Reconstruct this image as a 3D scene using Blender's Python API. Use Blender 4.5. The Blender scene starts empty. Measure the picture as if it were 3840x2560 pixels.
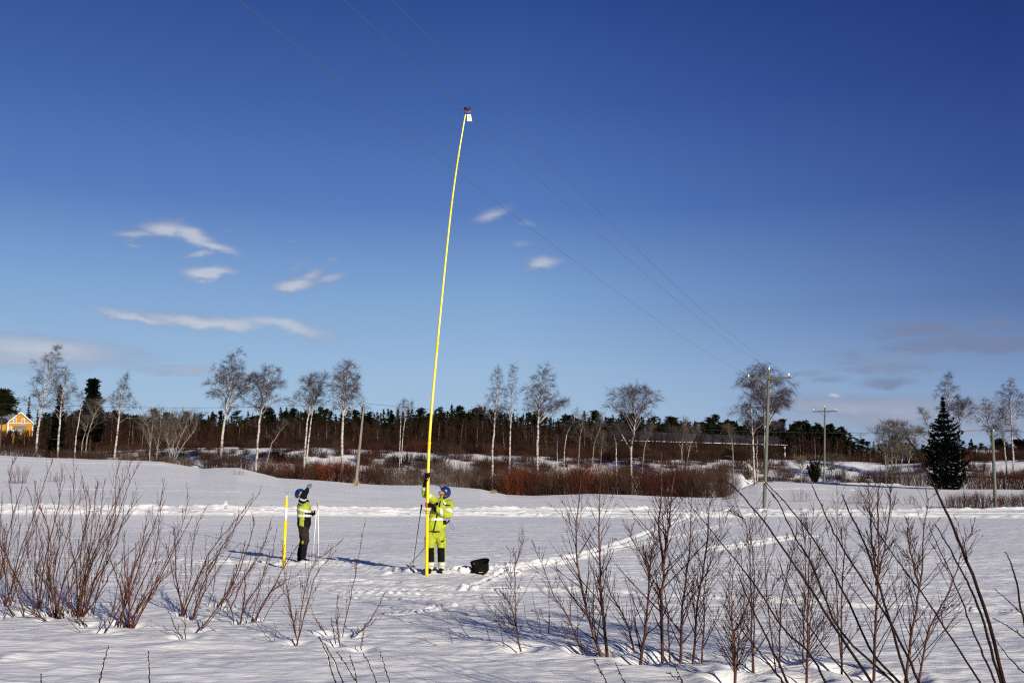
import bpy, bmesh, math, random
bpy.context.scene.render.engine = 'CYCLES'
import numpy as np
from mathutils import Vector, Matrix
from math import radians, sin, cos, pi, atan, atan2, sqrt, exp

# ------------------------------------------------------------------ camera
F = 3500.0; CX, CY = 1920.0, 1280.0; HORIZON = 1695.0; EYE = 2.5
PITCH = atan((HORIZON - CY) / F); SP, CP = sin(PITCH), cos(PITCH)
S = bpy.context.scene
COL = S.collection
cam = bpy.data.objects.new("camera", bpy.data.cameras.new("camera"))
COL.objects.link(cam); S.camera = cam
cam.data.sensor_width = 36; cam.data.lens = F / 3840 * 36
cam.data.clip_start = 0.1; cam.data.clip_end = 9000
cam.location = (0, 0, EYE); cam.rotation_euler = (pi / 2 + PITCH, 0, 0)

# ------------------------------------------------------------------ view, sun, sky
S.view_settings.view_transform = 'Standard'; S.view_settings.look = 'None'
S.cycles.use_denoising = False; S.cycles.pixel_filter_type = 'BLACKMAN_HARRIS'; S.cycles.filter_width = 1.25; S.cycles.max_bounces = 5; S.cycles.sample_clamp_direct = 6; S.cycles.transparent_max_bounces = 4
S.view_settings.exposure = 0.24; S.view_settings.gamma = 1
SUN_EL = radians(19.0); SUN_AZ = radians(147.0)      # azimuth clockwise from the view axis (+Y)
to_sun = Vector((sin(SUN_AZ) * cos(SUN_EL), cos(SUN_AZ) * cos(SUN_EL), sin(SUN_EL)))
sun = bpy.data.objects.new("sun", bpy.data.lights.new("sun", 'SUN')); COL.objects.link(sun)
sun.data.energy = 5.0; sun.data.angle = radians(0.5); sun.data.color = (1.0, 0.925, 0.80)
sun.rotation_euler = to_sun.to_track_quat('Z', 'Y').to_euler()

W = bpy.data.worlds.new("World"); S.world = W; W.use_nodes = True
wn = W.node_tree; wn.nodes.clear(); WL = wn.links.new
def WN(t, **kw):
    n = wn.nodes.new(t)
    for k, v in kw.items(): setattr(n, k, v)
    return n
def wm(op, a, b=None, c=None, clamp=False):
    n = WN('ShaderNodeMath', operation=op); n.use_clamp = clamp
    for i, v in enumerate((a, b, c)):
        if v is None: continue
        if isinstance(v, (int, float)): n.inputs[i].default_value = v
        else: WL(v, n.inputs[i])
    return n.outputs[0]
def wmix(f, a, b, bt='MIX'):
    n = WN('ShaderNodeMix', data_type='RGBA', blend_type=bt)
    for i, v in ((0, f), (6, a), (7, b)):
        if isinstance(v, (int, float)): n.inputs[i].default_value = v
        elif isinstance(v, tuple): n.inputs[i].default_value = (*v, 1)
        else: WL(v, n.inputs[i])
    return n.outputs[2]
sky = WN('ShaderNodeTexSky'); sky.sky_type = 'NISHITA'; sky.sun_disc = False
sky.sun_elevation = SUN_EL; sky.sun_rotation = SUN_AZ; sky.altitude = 100; sky.air_density = 1.0; sky.dust_density = 0.3; sky.ozone_density = 2.5
tc = WN('ShaderNodeTexCoord'); sep = WN('ShaderNodeSeparateXYZ'); WL(tc.outputs['Generated'], sep.inputs[0])
X_, Y_, Z_ = sep.outputs
azn = wm('ARCTAN2', X_, Y_); eln = wm('ARCSINE', Z_)
# the deep polarised blue of this sky: darker with height and towards 90 degrees from the sun
ramp = WN('ShaderNodeValToRGB'); WL(wm('MULTIPLY', eln, 1.0 / 0.60, clamp=True), ramp.inputs[0])
r = ramp.color_ramp; SKYSTOPS = [(0.0, (0.36, 0.50, 0.68)), (0.07, (0.335, 0.485, 0.67)), (0.14, (0.30, 0.455, 0.66)), (0.28, (0.195, 0.345, 0.60)), (0.424, (0.090, 0.190, 0.475)), (0.607, (0.045, 0.108, 0.350)), (0.78, (0.022, 0.065, 0.258)), (1.0, (0.012, 0.040, 0.18))]
while len(r.elements) < len(SKYSTOPS): r.elements.new(0.5)
for e, (p, c) in zip(r.elements, SKYSTOPS): e.position = p; e.color = (*c, 1)
pol = wm('MULTIPLY_ADD', wm('MULTIPLY', wm('MAXIMUM', azn, 0.0), wm('MULTIPLY_ADD', eln, 5.0, 0.25, clamp=True)), -1.0, 1.0)
pol = wm('SUBTRACT', wm('MAXIMUM', pol, 0.5), wm('MULTIPLY', wm('SUBTRACT', wm('MULTIPLY', azn, -1.0), 0.8, clamp=True), 0.45))
comb = WN('ShaderNodeCombineColor'); WL(wm('POWER', pol, 1.35), comb.inputs[0]); WL(wm('POWER', pol, 1.25), comb.inputs[1]); WL(wm('POWER', pol, 0.75), comb.inputs[2])
blue = wmix(1.0, ramp.outputs[0], comb.outputs[0], 'MULTIPLY')
# clouds: (x px, y px, half width, half height, slope, density, tone) in directions of the sky
CL = [(530,872,95,22,-.1,.75,1),(640,855,80,34,.05,1,1),(720,885,95,42,.35,1.1,1),(800,925,95,26,.25,1,1),(740,962,70,18,-.25,.9,1),(665,830,50,20,-.5,.45,1),(510,912,40,10,.1,.5,1),
 (775,1028,112,30,-.08,1.15,1),(690,1042,40,18,0,.6,1),
 (1120,1060,95,26,-.18,1,1),(1180,1025,50,22,-.5,.7,1),(1255,1028,55,16,-.15,.65,1),(1130,985,50,26,-.5,.45,1),(1245,975,40,12,0,.5,1),(1095,900,25,9,-.3,.4,1),(865,860,40,14,0,.3,1),
 (1850,803,75,28,-.25,.75,1),(1900,775,60,18,-.1,.35,1),(1980,833,50,13,.1,.45,1),(1955,918,60,20,.05,.55,1),(2040,980,75,22,.0,.9,1),(2010,945,60,14,.1,.3,1),(1985,1005,25,14,-.5,.4,1),(2355,1175,35,8,0,.3,1),(1580,1200,50,9,0,.4,1),
 (520,1185,190,20,.12,.9,1),(800,1208,260,30,.10,1.05,1),(1040,1228,200,32,.11,1.05,1),(1180,1245,110,16,.12,.7,1),(400,1160,90,9,.02,.45,1),
 (130,1310,330,52,.03,1.15,.72),(60,1345,300,40,.0,.9,.7),(700,1385,170,20,.05,.8,.65),(130,853,80,16,.1,.25,1),(110,1205,55,14,0,.35,1),(40,550,60,18,0,.15,1),(380,1500,260,22,0,.4,.6),
 (3470,1245,180,38,.10,1.15,0),(3650,1288,340,30,-.03,1.25,0),(3735,1208,80,20,0,.8,0),(3290,1270,70,16,.1,.7,0),(3340,1350,160,18,.02,.9,.2),(3350,1385,200,22,.03,.95,.1),(3330,1432,95,20,0,.95,0),(3020,1398,90,14,0,.85,.2),(3100,1422,80,12,0,.8,.1),
 (3240,1525,420,42,.05,1.25,.35),(3500,1560,520,60,0,1.2,.3),(3100,1585,400,50,0,.8,.35),(3138,1471,22,9,0,1,1),(2600,1465,90,12,0,.3,.4),(2400,1470,100,12,0,.3,.4),(3600,1620,420,50,0,.9,.35)]
nz = WN('ShaderNodeTexNoise'); nz.inputs['Scale'].default_value = 9; nz.inputs['Detail'].default_value = 7; nz.inputs['Roughness'].default_value = 0.6
mp = WN('ShaderNodeMapping'); mp.inputs['Scale'].default_value = (1, 1, 2.6); WL(tc.outputs['Generated'], mp.inputs[0]); WL(mp.outputs[0], nz.inputs['Vector'])
nzv = nz.outputs[0]
n2 = WN('ShaderNodeTexNoise'); n2.inputs['Scale'].default_value = 30; n2.inputs['Detail'].default_value = 8; n2.inputs['Roughness'].default_value = 0.62; WL(mp.outputs[0], n2.inputs['Vector'])
warp = wm('MULTIPLY_ADD', nzv, 0.036, -0.018)
warp2 = wm('MULTIPLY_ADD', n2.outputs[0], 0.018, -0.009)
azw = wm('ADD', azn, warp); elw = wm('ADD', eln, wm('MULTIPLY', wm('ADD', warp2, warp), 0.8))
tot = None; tone = None
for (x, y, hw, hh, sl, den, tn) in CL:
    a = (x - CX) / F; b = (CY - y) / F
    v = Vector((a, CP - SP * b, SP + CP * b)).normalized()
    az0 = atan2(v.x, v.y); el0 = math.asin(v.z)
    dx = wm('SUBTRACT', azw, az0); dy = wm('MULTIPLY_ADD', dx, sl, wm('SUBTRACT', elw, el0))
    dx = wm('MULTIPLY', dx, F / hw); dy = wm('MULTIPLY', dy, F / hh)
    q = wm('MULTIPLY_ADD', dx, dx, wm('MULTIPLY', dy, dy))
    g = wm('MULTIPLY', wm('EXPONENT', wm('MULTIPLY', q, -1.0)), den)
    tot = g if tot is None else wm('MAXIMUM', tot, g)
    gt = wm('MULTIPLY', g, float(tn)); tone = gt if tone is None else wm('MAXIMUM', tone, gt)
dens = wm('MULTIPLY_ADD', wm('SUBTRACT', nzv, 0.5), 1.3, wm('MULTIPLY_ADD', wm('SUBTRACT', n2.outputs[0], 0.5), 0.75, tot))
mr = WN('ShaderNodeMapRange', interpolation_type='SMOOTHSTEP'); WL(dens, mr.inputs[0]); mr.inputs[1].default_value = 0.10; mr.inputs[2].default_value = 1.05; mr.inputs[3].default_value = 0; mr.inputs[4].default_value = 0.82
gate = WN('ShaderNodeMapRange', interpolation_type='SMOOTHSTEP'); WL(tot, gate.inputs[0]); gate.inputs[1].default_value = 0.04; gate.inputs[2].default_value = 0.30
alpha = wm('MULTIPLY', mr.outputs[0], gate.outputs[0])
ccol = wmix(wm('MULTIPLY', tone, 1.0, clamp=True), (0.165, 0.205, 0.345), (0.52, 0.55, 0.63))
ccol = wmix(wm('MULTIPLY', wm('MULTIPLY', wm('SUBTRACT', n2.outputs[0], 0.45, clamp=True), 1.6, clamp=True), tone, clamp=True), ccol, (0.60, 0.62, 0.68))
skyc = wmix(alpha, blue, ccol)
# physical sky drives the light balance, the deep blue gradient is laid over it
bgA = WN('ShaderNodeBackground'); WL(sky.outputs[0], bgA.inputs[0]); bgA.inputs[1].default_value = 0.004
bgB = WN('ShaderNodeBackground'); WL(skyc, bgB.inputs[0]); bgB.inputs[1].default_value = 0.85
ads = WN('ShaderNodeAddShader'); WL(bgA.outputs[0], ads.inputs[0]); WL(bgB.outputs[0], ads.inputs[1])
wo = WN('ShaderNodeOutputWorld'); WL(ads.outputs[0], wo.inputs[0])

# ------------------------------------------------------------------ pixel <-> place
def ray(x, y):
    a = (x - CX) / F; b = (CY - y) / F; k = CP - SP * b
    return a / k, (SP + CP * b) / k            # X/Y and (Z-EYE)/Y
def at(x, y, d):
    u, r = ray(x, y); return Vector((u * d, d, EYE + r * d))
def rowr(y): return ray(CX, y)[1]
def smooth(t): t = np.clip(t, 0, 1); return t * t * (3 - 2 * t)
def tab(px, xs, vs):
    return np.interp(px, xs, vs)
EX = [-3000, 0, 300, 620, 700, 760, 820, 900, 960, 1050, 1200, 1440, 1600, 1800, 1900, 2000, 2200, 2500, 2640, 2700, 2760, 2830, 3240, 3500, 3560, 3840, 6500]
ED = [142, 140, 140, 135, 131, 126, 125, 122, 118, 112, 110, 108, 106, 102, 98, 97, 97, 95, 95, 97, 110, 136, 138, 125, 120, 118, 118]
EY = [1702, 1705, 1718, 1731, 1745, 1757, 1751, 1750, 1765, 1787, 1797, 1815, 1820, 1830, 1851, 1855, 1850, 1858, 1862, 1862, 1835, 1803, 1808, 1822, 1829, 1832, 1832]
def edge_d(px): return tab(px, EX, ED)
def val_noise(x, y, seed=0):
    xi = np.floor(x); yi = np.floor(y); fx = x - xi; fy = y - yi
    fx = fx * fx * (3 - 2 * fx); fy = fy * fy * (3 - 2 * fy)
    def h(a, b):
        v = np.sin(a * 127.1 + b * 311.7 + seed * 74.7) * 43758.5453; return v - np.floor(v)
    return (h(xi, yi) * (1 - fx) + h(xi + 1, yi) * fx) * (1 - fy) + (h(xi, yi + 1) * (1 - fx) + h(xi + 1, yi + 1) * fx) * fy - 0.5
def G(X, Y):
    X = np.asarray(X, float); Y = np.asarray(Y, float)
    u = np.where(Y > 0.01, X / np.maximum(Y, 0.01), np.sign(X) * 0.9); u = np.clip(u, -0.9, 0.9)
    d = np.hypot(X, Y) / np.sqrt(1 + u * u)
    px = CX + F * u
    De = edge_d(px); ye = tab(px, EX, EY); ze = -(ye - HORIZON) / F * De
    za = np.interp(d, [0, 4, 8, 12, 19, 28, 40], [-1.7, -1.82, -2.05, -2.2, -2.52, -2.88, -3.3])
    z75 = np.interp(px, [-3000, 900, 1400, 1900, 2400, 3840], [-2.7, -2.7, -3.6, -4.05, -4.45, -4.5])
    z = np.where(d <= 40, za, np.where(d <= 75, -3.3 + (z75 + 3.3) * (d - 40) / 35, z75 + (ze - z75) * (d - 75) / np.maximum(De - 75, 5)))
    s = d - De
    dip = np.interp(px, [0, 900, 1050, 2600, 2800, 3840], [0.25, 0.4, 1.3, 1.3, 0.5, 0.7])
    yb = np.interp(px, [0, 500, 700, 1200, 1800, 2200, 2700, 3000, 3300, 3840], [1690, 1690, 1680, 1682, 1702, 1714, 1722, 1725, 1737, 1722])
    Db = 178.0 + 0 * De; zb = -(yb - HORIZON) / F * Db
    after = ze - dip * smooth(s / 5.0)
    k = smooth((d - np.maximum(De + 10, 125)) / 33.0)
    after = after * (1 - k) + zb * k
    far = np.clip((d - Db) / 110, 0, 1) * np.interp(px, [0, 300, 1500, 3840], [2.2, 1.2, 0.3, -1.2])
    after = after + far
    z = np.where(s > 0, after, z)
    n = val_noise(X / 9, Y / 14, 1) * 0.16 + val_noise(X / 3.1, Y / 5, 2) * 0.05
    n = n * smooth((d - 6) / 30) + np.where(s > 8, (val_noise(X / 5, Y / 5, 3)) * 0.25 + val_noise(X / 1.5, Y / 1.5, 4) * .15, 0) * smooth((s - 8) / 8)
    return z + n + EYE
def g1(x, y): return float(G(np.array([x]), np.array([y]))[0])
DS = np.geomspace(2.5, 400, 5000)
def ground_px(x, y):
    u, r = ray(x, y)
    zz = G(u * DS, DS); m = np.nonzero(EYE + r * DS <= zz)[0]
    d = float(DS[m[0]]) if len(m) else 140.0
    return Vector((u * d, d, g1(u * d, d)))
def on_ground(x, d):
    u = (x - CX) / F; return Vector((u * d, d, g1(u * d, d)))

# ------------------------------------------------------------------ object helpers
def tag(o, label=None, cat=None, group=None, kind=None):
    if label: o['label'] = label
    if cat: o['category'] = cat
    if group: o['group'] = group
    if kind: o['kind'] = kind
    return o
def thing(name, loc, label, cat, group=None):
    o = bpy.data.objects.new(name, None); COL.objects.link(o); o.location = loc; o.empty_display_size = 0.2
    return tag(o, label, cat, group)
def link(name, me, parent=None):
    o = bpy.data.objects.new(name, me); COL.objects.link(o)
    if parent is not None: o.parent = parent
    return o
def mesh_np(name, V, Fc, mats, k=None, smooth_=True, midx=None, parent=None):
    """V (n,3), Fc (m,k) index array or list of lists"""
    me = bpy.data.meshes.new(name); V = np.asarray(V, np.float32)
    if isinstance(Fc, np.ndarray):
        m, kk = Fc.shape
        me.vertices.add(len(V)); me.vertices.foreach_set('co', V.ravel())
        me.loops.add(m * kk); me.loops.foreach_set('vertex_index', Fc.astype(np.int32).ravel())
        me.polygons.add(m); me.polygons.foreach_set('loop_start', (np.arange(m) * kk).astype(np.int32))
        if midx is not None: me.polygons.foreach_set('material_index', np.asarray(midx, np.int32))
        me.polygons.foreach_set('use_smooth', np.full(m, smooth_))
        me.update(calc_edges=True); me.validate()
    else:
        me.from_pydata([tuple(v) for v in V], [], Fc)
        if midx is not None: me.polygons.foreach_set('material_index', np.asarray(midx, np.int32))
        if smooth_: me.polygons.foreach_set('use_smooth', [True] * len(me.polygons))
    for m_ in (mats if isinstance(mats, (list, tuple)) else [mats]): me.materials.append(m_)
    return link(name, me, parent)
def tubes(polys, k=3):
    """polys: list of (pts (m,3), radii (m,)) -> V, F (quads) ; all vectorised"""
    if not polys: return np.zeros((0, 3)), np.zeros((0, 4), int)
    ln = np.array([len(p[0]) for p in polys]); P = np.concatenate([np.asarray(p[0], float) for p in polys]); R = np.concatenate([np.asarray(p[1], float) for p in polys])
    st = np.concatenate([[0], np.cumsum(ln)[:-1]]); n = len(P); pid = np.repeat(np.arange(len(ln)), ln)
    first = np.zeros(n, bool); first[st] = True; last = np.zeros(n, bool); last[st + ln - 1] = True
    nx = np.minimum(np.arange(n) + 1, n - 1); nx[last] = np.arange(n)[last]; pv = np.arange(n) - 1; pv[first] = np.arange(n)[first]
    T = P[nx] - P[pv]; T /= np.maximum(np.linalg.norm(T, axis=1, keepdims=True), 1e-9)
    A = (P[st + ln - 1] - P[st]); A = A / np.maximum(np.linalg.norm(A, axis=1, keepdims=True), 1e-9)
    ref = np.where(np.abs(A[:, 2:3]) < 0.9, np.array([[0, 0, 1.0]]), np.array([[1.0, 0.2, 0]]))[pid]
    N = np.cross(T, ref); N /= np.maximum(np.linalg.norm(N, axis=1, keepdims=True), 1e-6); B = np.cross(T, N)
    ang = np.arange(k) * 2 * pi / k
    V = P[:, None, :] + R[:, None, None] * (np.cos(ang)[None, :, None] * N[:, None, :] + np.sin(ang)[None, :, None] * B[:, None, :])
    V = V.reshape(-1, 3)
    i = np.nonzero(~last)[0]; a = i[:, None] * k + np.arange(k)[None]; b = i[:, None] * k + (np.arange(k)[None] + 1) % k
    Fq = np.stack([a, b, b + k, a + k], -1).reshape(-1, 4)
    return V, Fq
def tube_obj(name, polys, k, mat_, parent=None):
    V, Fq = tubes(polys, k); return mesh_np(name, V, Fq, mat_, parent=parent)
def bez(pts, n):
    """Catmull-Rom resample of px/3d points"""
    P = [np.array(p, float) for p in pts]
    if len(P) == 2: return np.array([P[0] + (P[1] - P[0]) * t for t in np.linspace(0, 1, n)])
    P = [2 * P[0] - P[1]] + P + [2 * P[-1] - P[-2]]; m = len(P) - 3; out = []
    for t in np.linspace(0, m, n):
        i = min(int(t), m - 1); f = t - i; a, b, c, d = P[i:i + 4]
        out.append(0.5 * (2 * b + (c - a) * f + (2 * a - 5 * b + 4 * c - d) * f * f + (3 * b - a - 3 * c + d) * f ** 3))
    return np.array(out)

# ------------------------------------------------------------------ materials
def mat(name, col, rough=0.8, var=0.0, scale=5.0, col2=None, bump=0.0, bscale=20.0, metal=0.0, spec=None, stretch=None):
    m = bpy.data.materials.new(name); m.use_nodes = True; nt = m.node_tree; b = nt.nodes['Principled BSDF']
    b.inputs['Roughness'].default_value = rough; b.inputs['Metallic'].default_value = metal
    if spec is not None: b.inputs['Specular IOR Level'].default_value = spec
    b.inputs['Base Color'].default_value = (*col, 1)
    t = None
    if var or col2 or bump:
        t = nt.nodes.new('ShaderNodeTexCoord'); vec = t.outputs['Object']
        if stretch:
            mpn = nt.nodes.new('ShaderNodeMapping'); mpn.inputs['Scale'].default_value = stretch; nt.links.new(vec, mpn.inputs[0]); vec = mpn.outputs[0]
    if var or col2:
        n = nt.nodes.new('ShaderNodeTexNoise'); n.inputs['Scale'].default_value = scale; n.inputs['Detail'].default_value = 4; nt.links.new(vec, n.inputs['Vector'])
        rp = nt.nodes.new('ShaderNodeValToRGB'); rp.color_ramp.elements[0].position = 0.35; rp.color_ramp.elements[1].position = 0.65
        c2 = col2 or tuple(c * (1 - var) for c in col); c1 = col if col2 else tuple(min(1, c * (1 + var)) for c in col)
        rp.color_ramp.elements[0].color = (*c2, 1); rp.color_ramp.elements[1].color = (*c1, 1)
        nt.links.new(n.outputs[0], rp.inputs[0]); nt.links.new(rp.outputs[0], b.inputs['Base Color'])
    if bump:
        n = nt.nodes.new('ShaderNodeTexNoise'); n.inputs['Scale'].default_value = bscale; n.inputs['Detail'].default_value = 3; nt.links.new(vec, n.inputs['Vector'])
        bp = nt.nodes.new('ShaderNodeBump'); bp.inputs['Strength'].default_value = bump; bp.inputs['Distance'].default_value = 0.02
        nt.links.new(n.outputs[0], bp.inputs['Height']); nt.links.new(bp.outputs[0], b.inputs['Normal'])
    return m
def snow_mat():
    m = bpy.data.materials.new('snow'); m.use_nodes = True; nt = m.node_tree; b = nt.nodes['Principled BSDF']; L = nt.links.new
    b.inputs['Roughness'].default_value = 0.55; b.inputs['Specular IOR Level'].default_value = 0.35
    t = nt.nodes.new('ShaderNodeTexCoord')
    def noise(scale, sc, det=4, rough=0.6):
        mpn = nt.nodes.new('ShaderNodeMapping'); mpn.inputs['Scale'].default_value = sc; mpn.inputs['Rotation'].default_value = (0, 0, radians(8)); L(t.outputs['Object'], mpn.inputs[0])
        n = nt.nodes.new('ShaderNodeTexNoise'); n.inputs['Scale'].default_value = scale; n.inputs['Detail'].default_value = det; n.inputs['Roughness'].default_value = rough; L(mpn.outputs[0], n.inputs['Vector']); return n.outputs[0]
    rp = nt.nodes.new('ShaderNodeValToRGB'); rp.color_ramp.elements[0].position = 0.3; rp.color_ramp.elements[1].position = 0.7
    rp.color_ramp.elements[0].color = (0.76, 0.755, 0.74, 1); rp.color_ramp.elements[1].color = (0.87, 0.86, 0.84, 1)
    L(noise(0.35, (0.6, 1.0, 1)), rp.inputs[0]); L(rp.outputs[0], b.inputs['Base Color'])
    prev = None
    for scale, sc, det, ro, st, di in ((0.9, (0.3, 1.3, 1), 5, 0.6, 0.55, 0.10), (4.0, (0.32, 1.5, 1), 5, 0.66, 0.95, 0.060), (13, (0.45, 1.4, 1), 4, 0.7, 0.75, 0.018), (60, (0.8, 1.2, 1), 3, 0.7, 0.3, 0.004)):
        bp = nt.nodes.new('ShaderNodeBump'); bp.inputs['Strength'].default_value = st; bp.inputs['Distance'].default_value = di
        L(noise(scale, sc, det, ro), bp.inputs['Height'])
        if scale in (4.0, 13):
            q = nt.nodes.new('ShaderNodeMapRange'); q.inputs[1].default_value = 0.38; q.inputs[2].default_value = 0.62; q.inputs[3].default_value = st * 0.35; q.inputs[4].default_value = min(1.0, st * 1.1)
            L(noise(0.45 if scale == 4.0 else 1.1, (0.5, 1.1, 1), 3, 0.55), q.inputs[0]); L(q.outputs[0], bp.inputs['Strength'])
        if prev: L(prev.outputs[0], bp.inputs['Normal'])
        prev = bp
    L(prev.outputs[0], b.inputs['Normal'])
    return m
M = {}
M['snow'] = snow_mat()
M['hivis'] = mat('hivis_yellow', (0.38, 0.43, 0.020), 0.85, 0.0, 5, col2=(0.26, 0.30, 0.018), bump=0.5, bscale=22)
M['hivis_dirty'] = mat('hivis_worn', (0.30, 0.34, 0.025), 0.75, 0.25, 6, bump=0.6, bscale=20)
M['black_cloth'] = mat('black_cloth', (0.006, 0.006, 0.0075), 0.95, spec=0.1, var=0.3, scale=8, bump=0.5, bscale=24) #, 0.3, 8, bump=0.5, bscale=24)
M['brown_cloth'] = mat('brown_black_cloth', (0.020, 0.0145, 0.011), 0.9, spec=0.15, var=0.35, scale=5, bump=0.5, bscale=20) #, 0.35, 5, bump=0.5, bscale=20)
M['reflect'] = mat('reflective_tape', (0.55, 0.56, 0.55), 0.35, 0.12, 20, spec=0.8)
M['skin'] = mat('skin', (0.52, 0.27, 0.19), 0.55, 0.1, 30)
M['beard'] = mat('beard', (0.34, 0.16, 0.09), 0.8)
M['blue_shell'] = mat('blue_helmet', (0.004, 0.020, 0.115), 0.3, 0.1, 9)
M['black_plastic'] = mat('black_plastic', (0.012, 0.012, 0.014), 0.4)
M['yellow_pad'] = mat('yellow_muff', (0.75, 0.50, 0.02), 0.45)
M['glove_black'] = mat('black_glove', (0.007, 0.006, 0.006), 0.9, spec=0.1, bump=0.4)
M['glove_red'] = mat('red_glove_finger', (0.50, 0.07, 0.03), 0.7)
M['glove_grey'] = mat('grey_glove', (0.40, 0.38, 0.32), 0.75, 0.2, 30)
M['glove_teal'] = mat('teal_glove', (0.03, 0.10, 0.16), 0.6, 0.3, 30)
M['pole_yellow'] = mat('yellow_fibreglass', (0.86, 0.62, 0.0), 0.28, 0.06, 3)
M['pole_pale'] = mat('pale_yellow_fibreglass', (0.86, 0.82, 0.13), 0.28)
M['pole_mid'] = mat('mid_yellow_fibreglass', (0.86, 0.70, 0.03), 0.28)
M['clear_tape'] = mat('pale_tape', (0.80, 0.74, 0.66), 0.3, 0.15, 30)
M['red_plastic'] = mat('red_orange_plastic', (0.70, 0.07, 0.01), 0.4)
M['white_paint'] = mat('white_paint', (0.80, 0.80, 0.78), 0.45)
M['tag_yellow'] = mat('tag_yellow', (0.85, 0.80, 0.01), 0.5)
M['tag_pale'] = mat('tag_pale', (0.72, 0.76, 0.60), 0.5)
M['alu'] = mat('bare_metal', (0.45, 0.44, 0.42), 0.35, metal=0.7)
M['bag'] = mat('black_bag', (0.005, 0.005, 0.006), 0.95, spec=0.08, var=0.3, scale=9, bump=0.5, bscale=14) #, 0.3, 9, bump=0.5, bscale=14)
M['wood_pole'] = mat('weathered_pole', (0.14, 0.15, 0.12), 0.9, col2=(0.085, 0.09, 0.072), scale=3, bump=0.5, bscale=30, stretch=(6, 6, 0.35))
M['wood_brown'] = mat('brown_grey_pole', (0.22, 0.185, 0.15), 0.85, col2=(0.14, 0.115, 0.09), scale=2, bump=0.5, stretch=(6, 6, 0.3))
M['crossarm'] = mat('crossarm_timber', (0.13, 0.125, 0.11), 0.85, col2=(0.08, 0.075, 0.065), scale=4, stretch=(0.5, 5, 5))
M['iron'] = mat('dark_iron', (0.035, 0.03, 0.028), 0.6)
M['porcelain'] = mat('white_porcelain', (0.85, 0.85, 0.83), 0.15)
M['wire'] = mat('bare_wire', (0.085, 0.085, 0.09), 0.7)
M['cable'] = mat('black_cable', (0.03, 0.03, 0.035), 0.6)
M['yellow_band'] = mat('yellow_band', (0.8, 0.55, 0.02), 0.6)
def birch_mat(name, white, dark, lo=0.42, hi=0.52):
    m = bpy.data.materials.new(name); m.use_nodes = True; nt = m.node_tree; b = nt.nodes['Principled BSDF']; b.inputs['Roughness'].default_value = 0.8
    t = nt.nodes.new('ShaderNodeTexCoord'); mpn = nt.nodes.new('ShaderNodeMapping'); mpn.inputs['Scale'].default_value = (1.5, 1.5, 3.0); nt.links.new(t.outputs['Object'], mpn.inputs[0])
    n = nt.nodes.new('ShaderNodeTexNoise'); n.inputs['Scale'].default_value = 1.1; n.inputs['Detail'].default_value = 6; n.inputs['Roughness'].default_value = 0.7; nt.links.new(mpn.outputs[0], n.inputs['Vector'])
    rp = nt.nodes.new('ShaderNodeValToRGB'); rp.color_ramp.elements[0].position = lo; rp.color_ramp.elements[1].position = hi
    rp.color_ramp.elements[0].color = (*dark, 1); rp.color_ramp.elements[1].color = (*white, 1); nt.links.new(n.outputs[0], rp.inputs[0]); nt.links.new(rp.outputs[0], b.inputs['Base Color'])
    return m
M['birch'] = birch_mat('birch_bark', (0.43, 0.39, 0.355), (0.09, 0.06, 0.05))
M['greybark'] = birch_mat('grey_bark', (0.22, 0.19, 0.15), (0.10, 0.08, 0.065))
M['twig'] = mat('birch_twigs', (0.055, 0.036, 0.042), 0.9, 0.2, 1)
M['twig_light'] = mat('birch_twigs_light', (0.19, 0.155, 0.15), 0.85, 0.2, 1)
M['twig_grey'] = mat('grey_brown_twigs', (0.095, 0.070, 0.052), 0.9, 0.25, 1)
M['willow_orange'] = mat('orange_willow', (0.105, 0.026, 0.009), 0.85, spec=0.15, var=0.35, scale=0.8) #, 0.3, 0.8)
M['willow_red'] = mat('dark_red_willow', (0.050, 0.016, 0.010), 0.85, spec=0.15, var=0.35, scale=0.8) #, 0.3, 0.8)
M['willow_brown'] = mat('brown_willow', (0.050, 0.027, 0.018), 0.85, spec=0.15, var=0.35, scale=0.8) #, 0.3, 0.8)
M['willow_grey'] = mat('grey_willow', (0.105, 0.070, 0.055), 0.85, spec=0.15, var=0.3, scale=0.8) #, 0.25, 0.8)
M['wood_mass'] = mat('bare_wood_mass', (0.027, 0.014, 0.010), 0.95, spec=0.05, var=0.5, scale=0.12) #, 0.4, 0.12)
M['wood_trunk'] = mat('thin_pale_trunk', (0.21, 0.16, 0.13), 0.9, spec=0.1, var=0.4, scale=0.3) #, 0.4, 0.3)
M['needle'] = mat('conifer_needles', (0.0105, 0.0130, 0.0045), 0.95, spec=0.05, var=0.5, scale=0.25) #, 0.45, 0.35)
M['needle_dark'] = mat('dark_spruce_needles', (0.0028, 0.0048, 0.003), 0.95, spec=0.05, var=0.4, scale=0.6) #, 0.3, 0.6)
M['needle_pine'] = mat('pine_needles', (0.014, 0.016, 0.006), 0.95, spec=0.05, var=0.5, scale=0.5) #, 0.4, 0.5)
M['con_trunk'] = mat('conifer_trunk', (0.06, 0.035, 0.022), 0.9)
M['stem_red'] = mat('red_brown_shoot', (0.088, 0.023, 0.011), 0.75, col2=(0.052, 0.026, 0.010), scale=2.2, spec=0.2)
M['stem_birch'] = mat('copper_brown_bark', (0.105, 0.034, 0.014), 0.55, col2=(0.026, 0.011, 0.008), scale=5, spec=0.35)
M['twig_dark'] = mat('dark_purple_twig', (0.028, 0.009, 0.008), 0.85, spec=0.1, scale=5.0) #)
M['near_stem'] = mat('dark_near_stem', (0.026, 0.010, 0.006), 0.8, col2=(0.009, 0.004, 0.004), scale=6, spec=0.12)
M['catkin'] = mat('pale_catkin', (0.45, 0.43, 0.38), 0.8)
M['dry_grass'] = mat('dry_grass', (0.38, 0.27, 0.13), 0.85, 0.3, 3)
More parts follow.
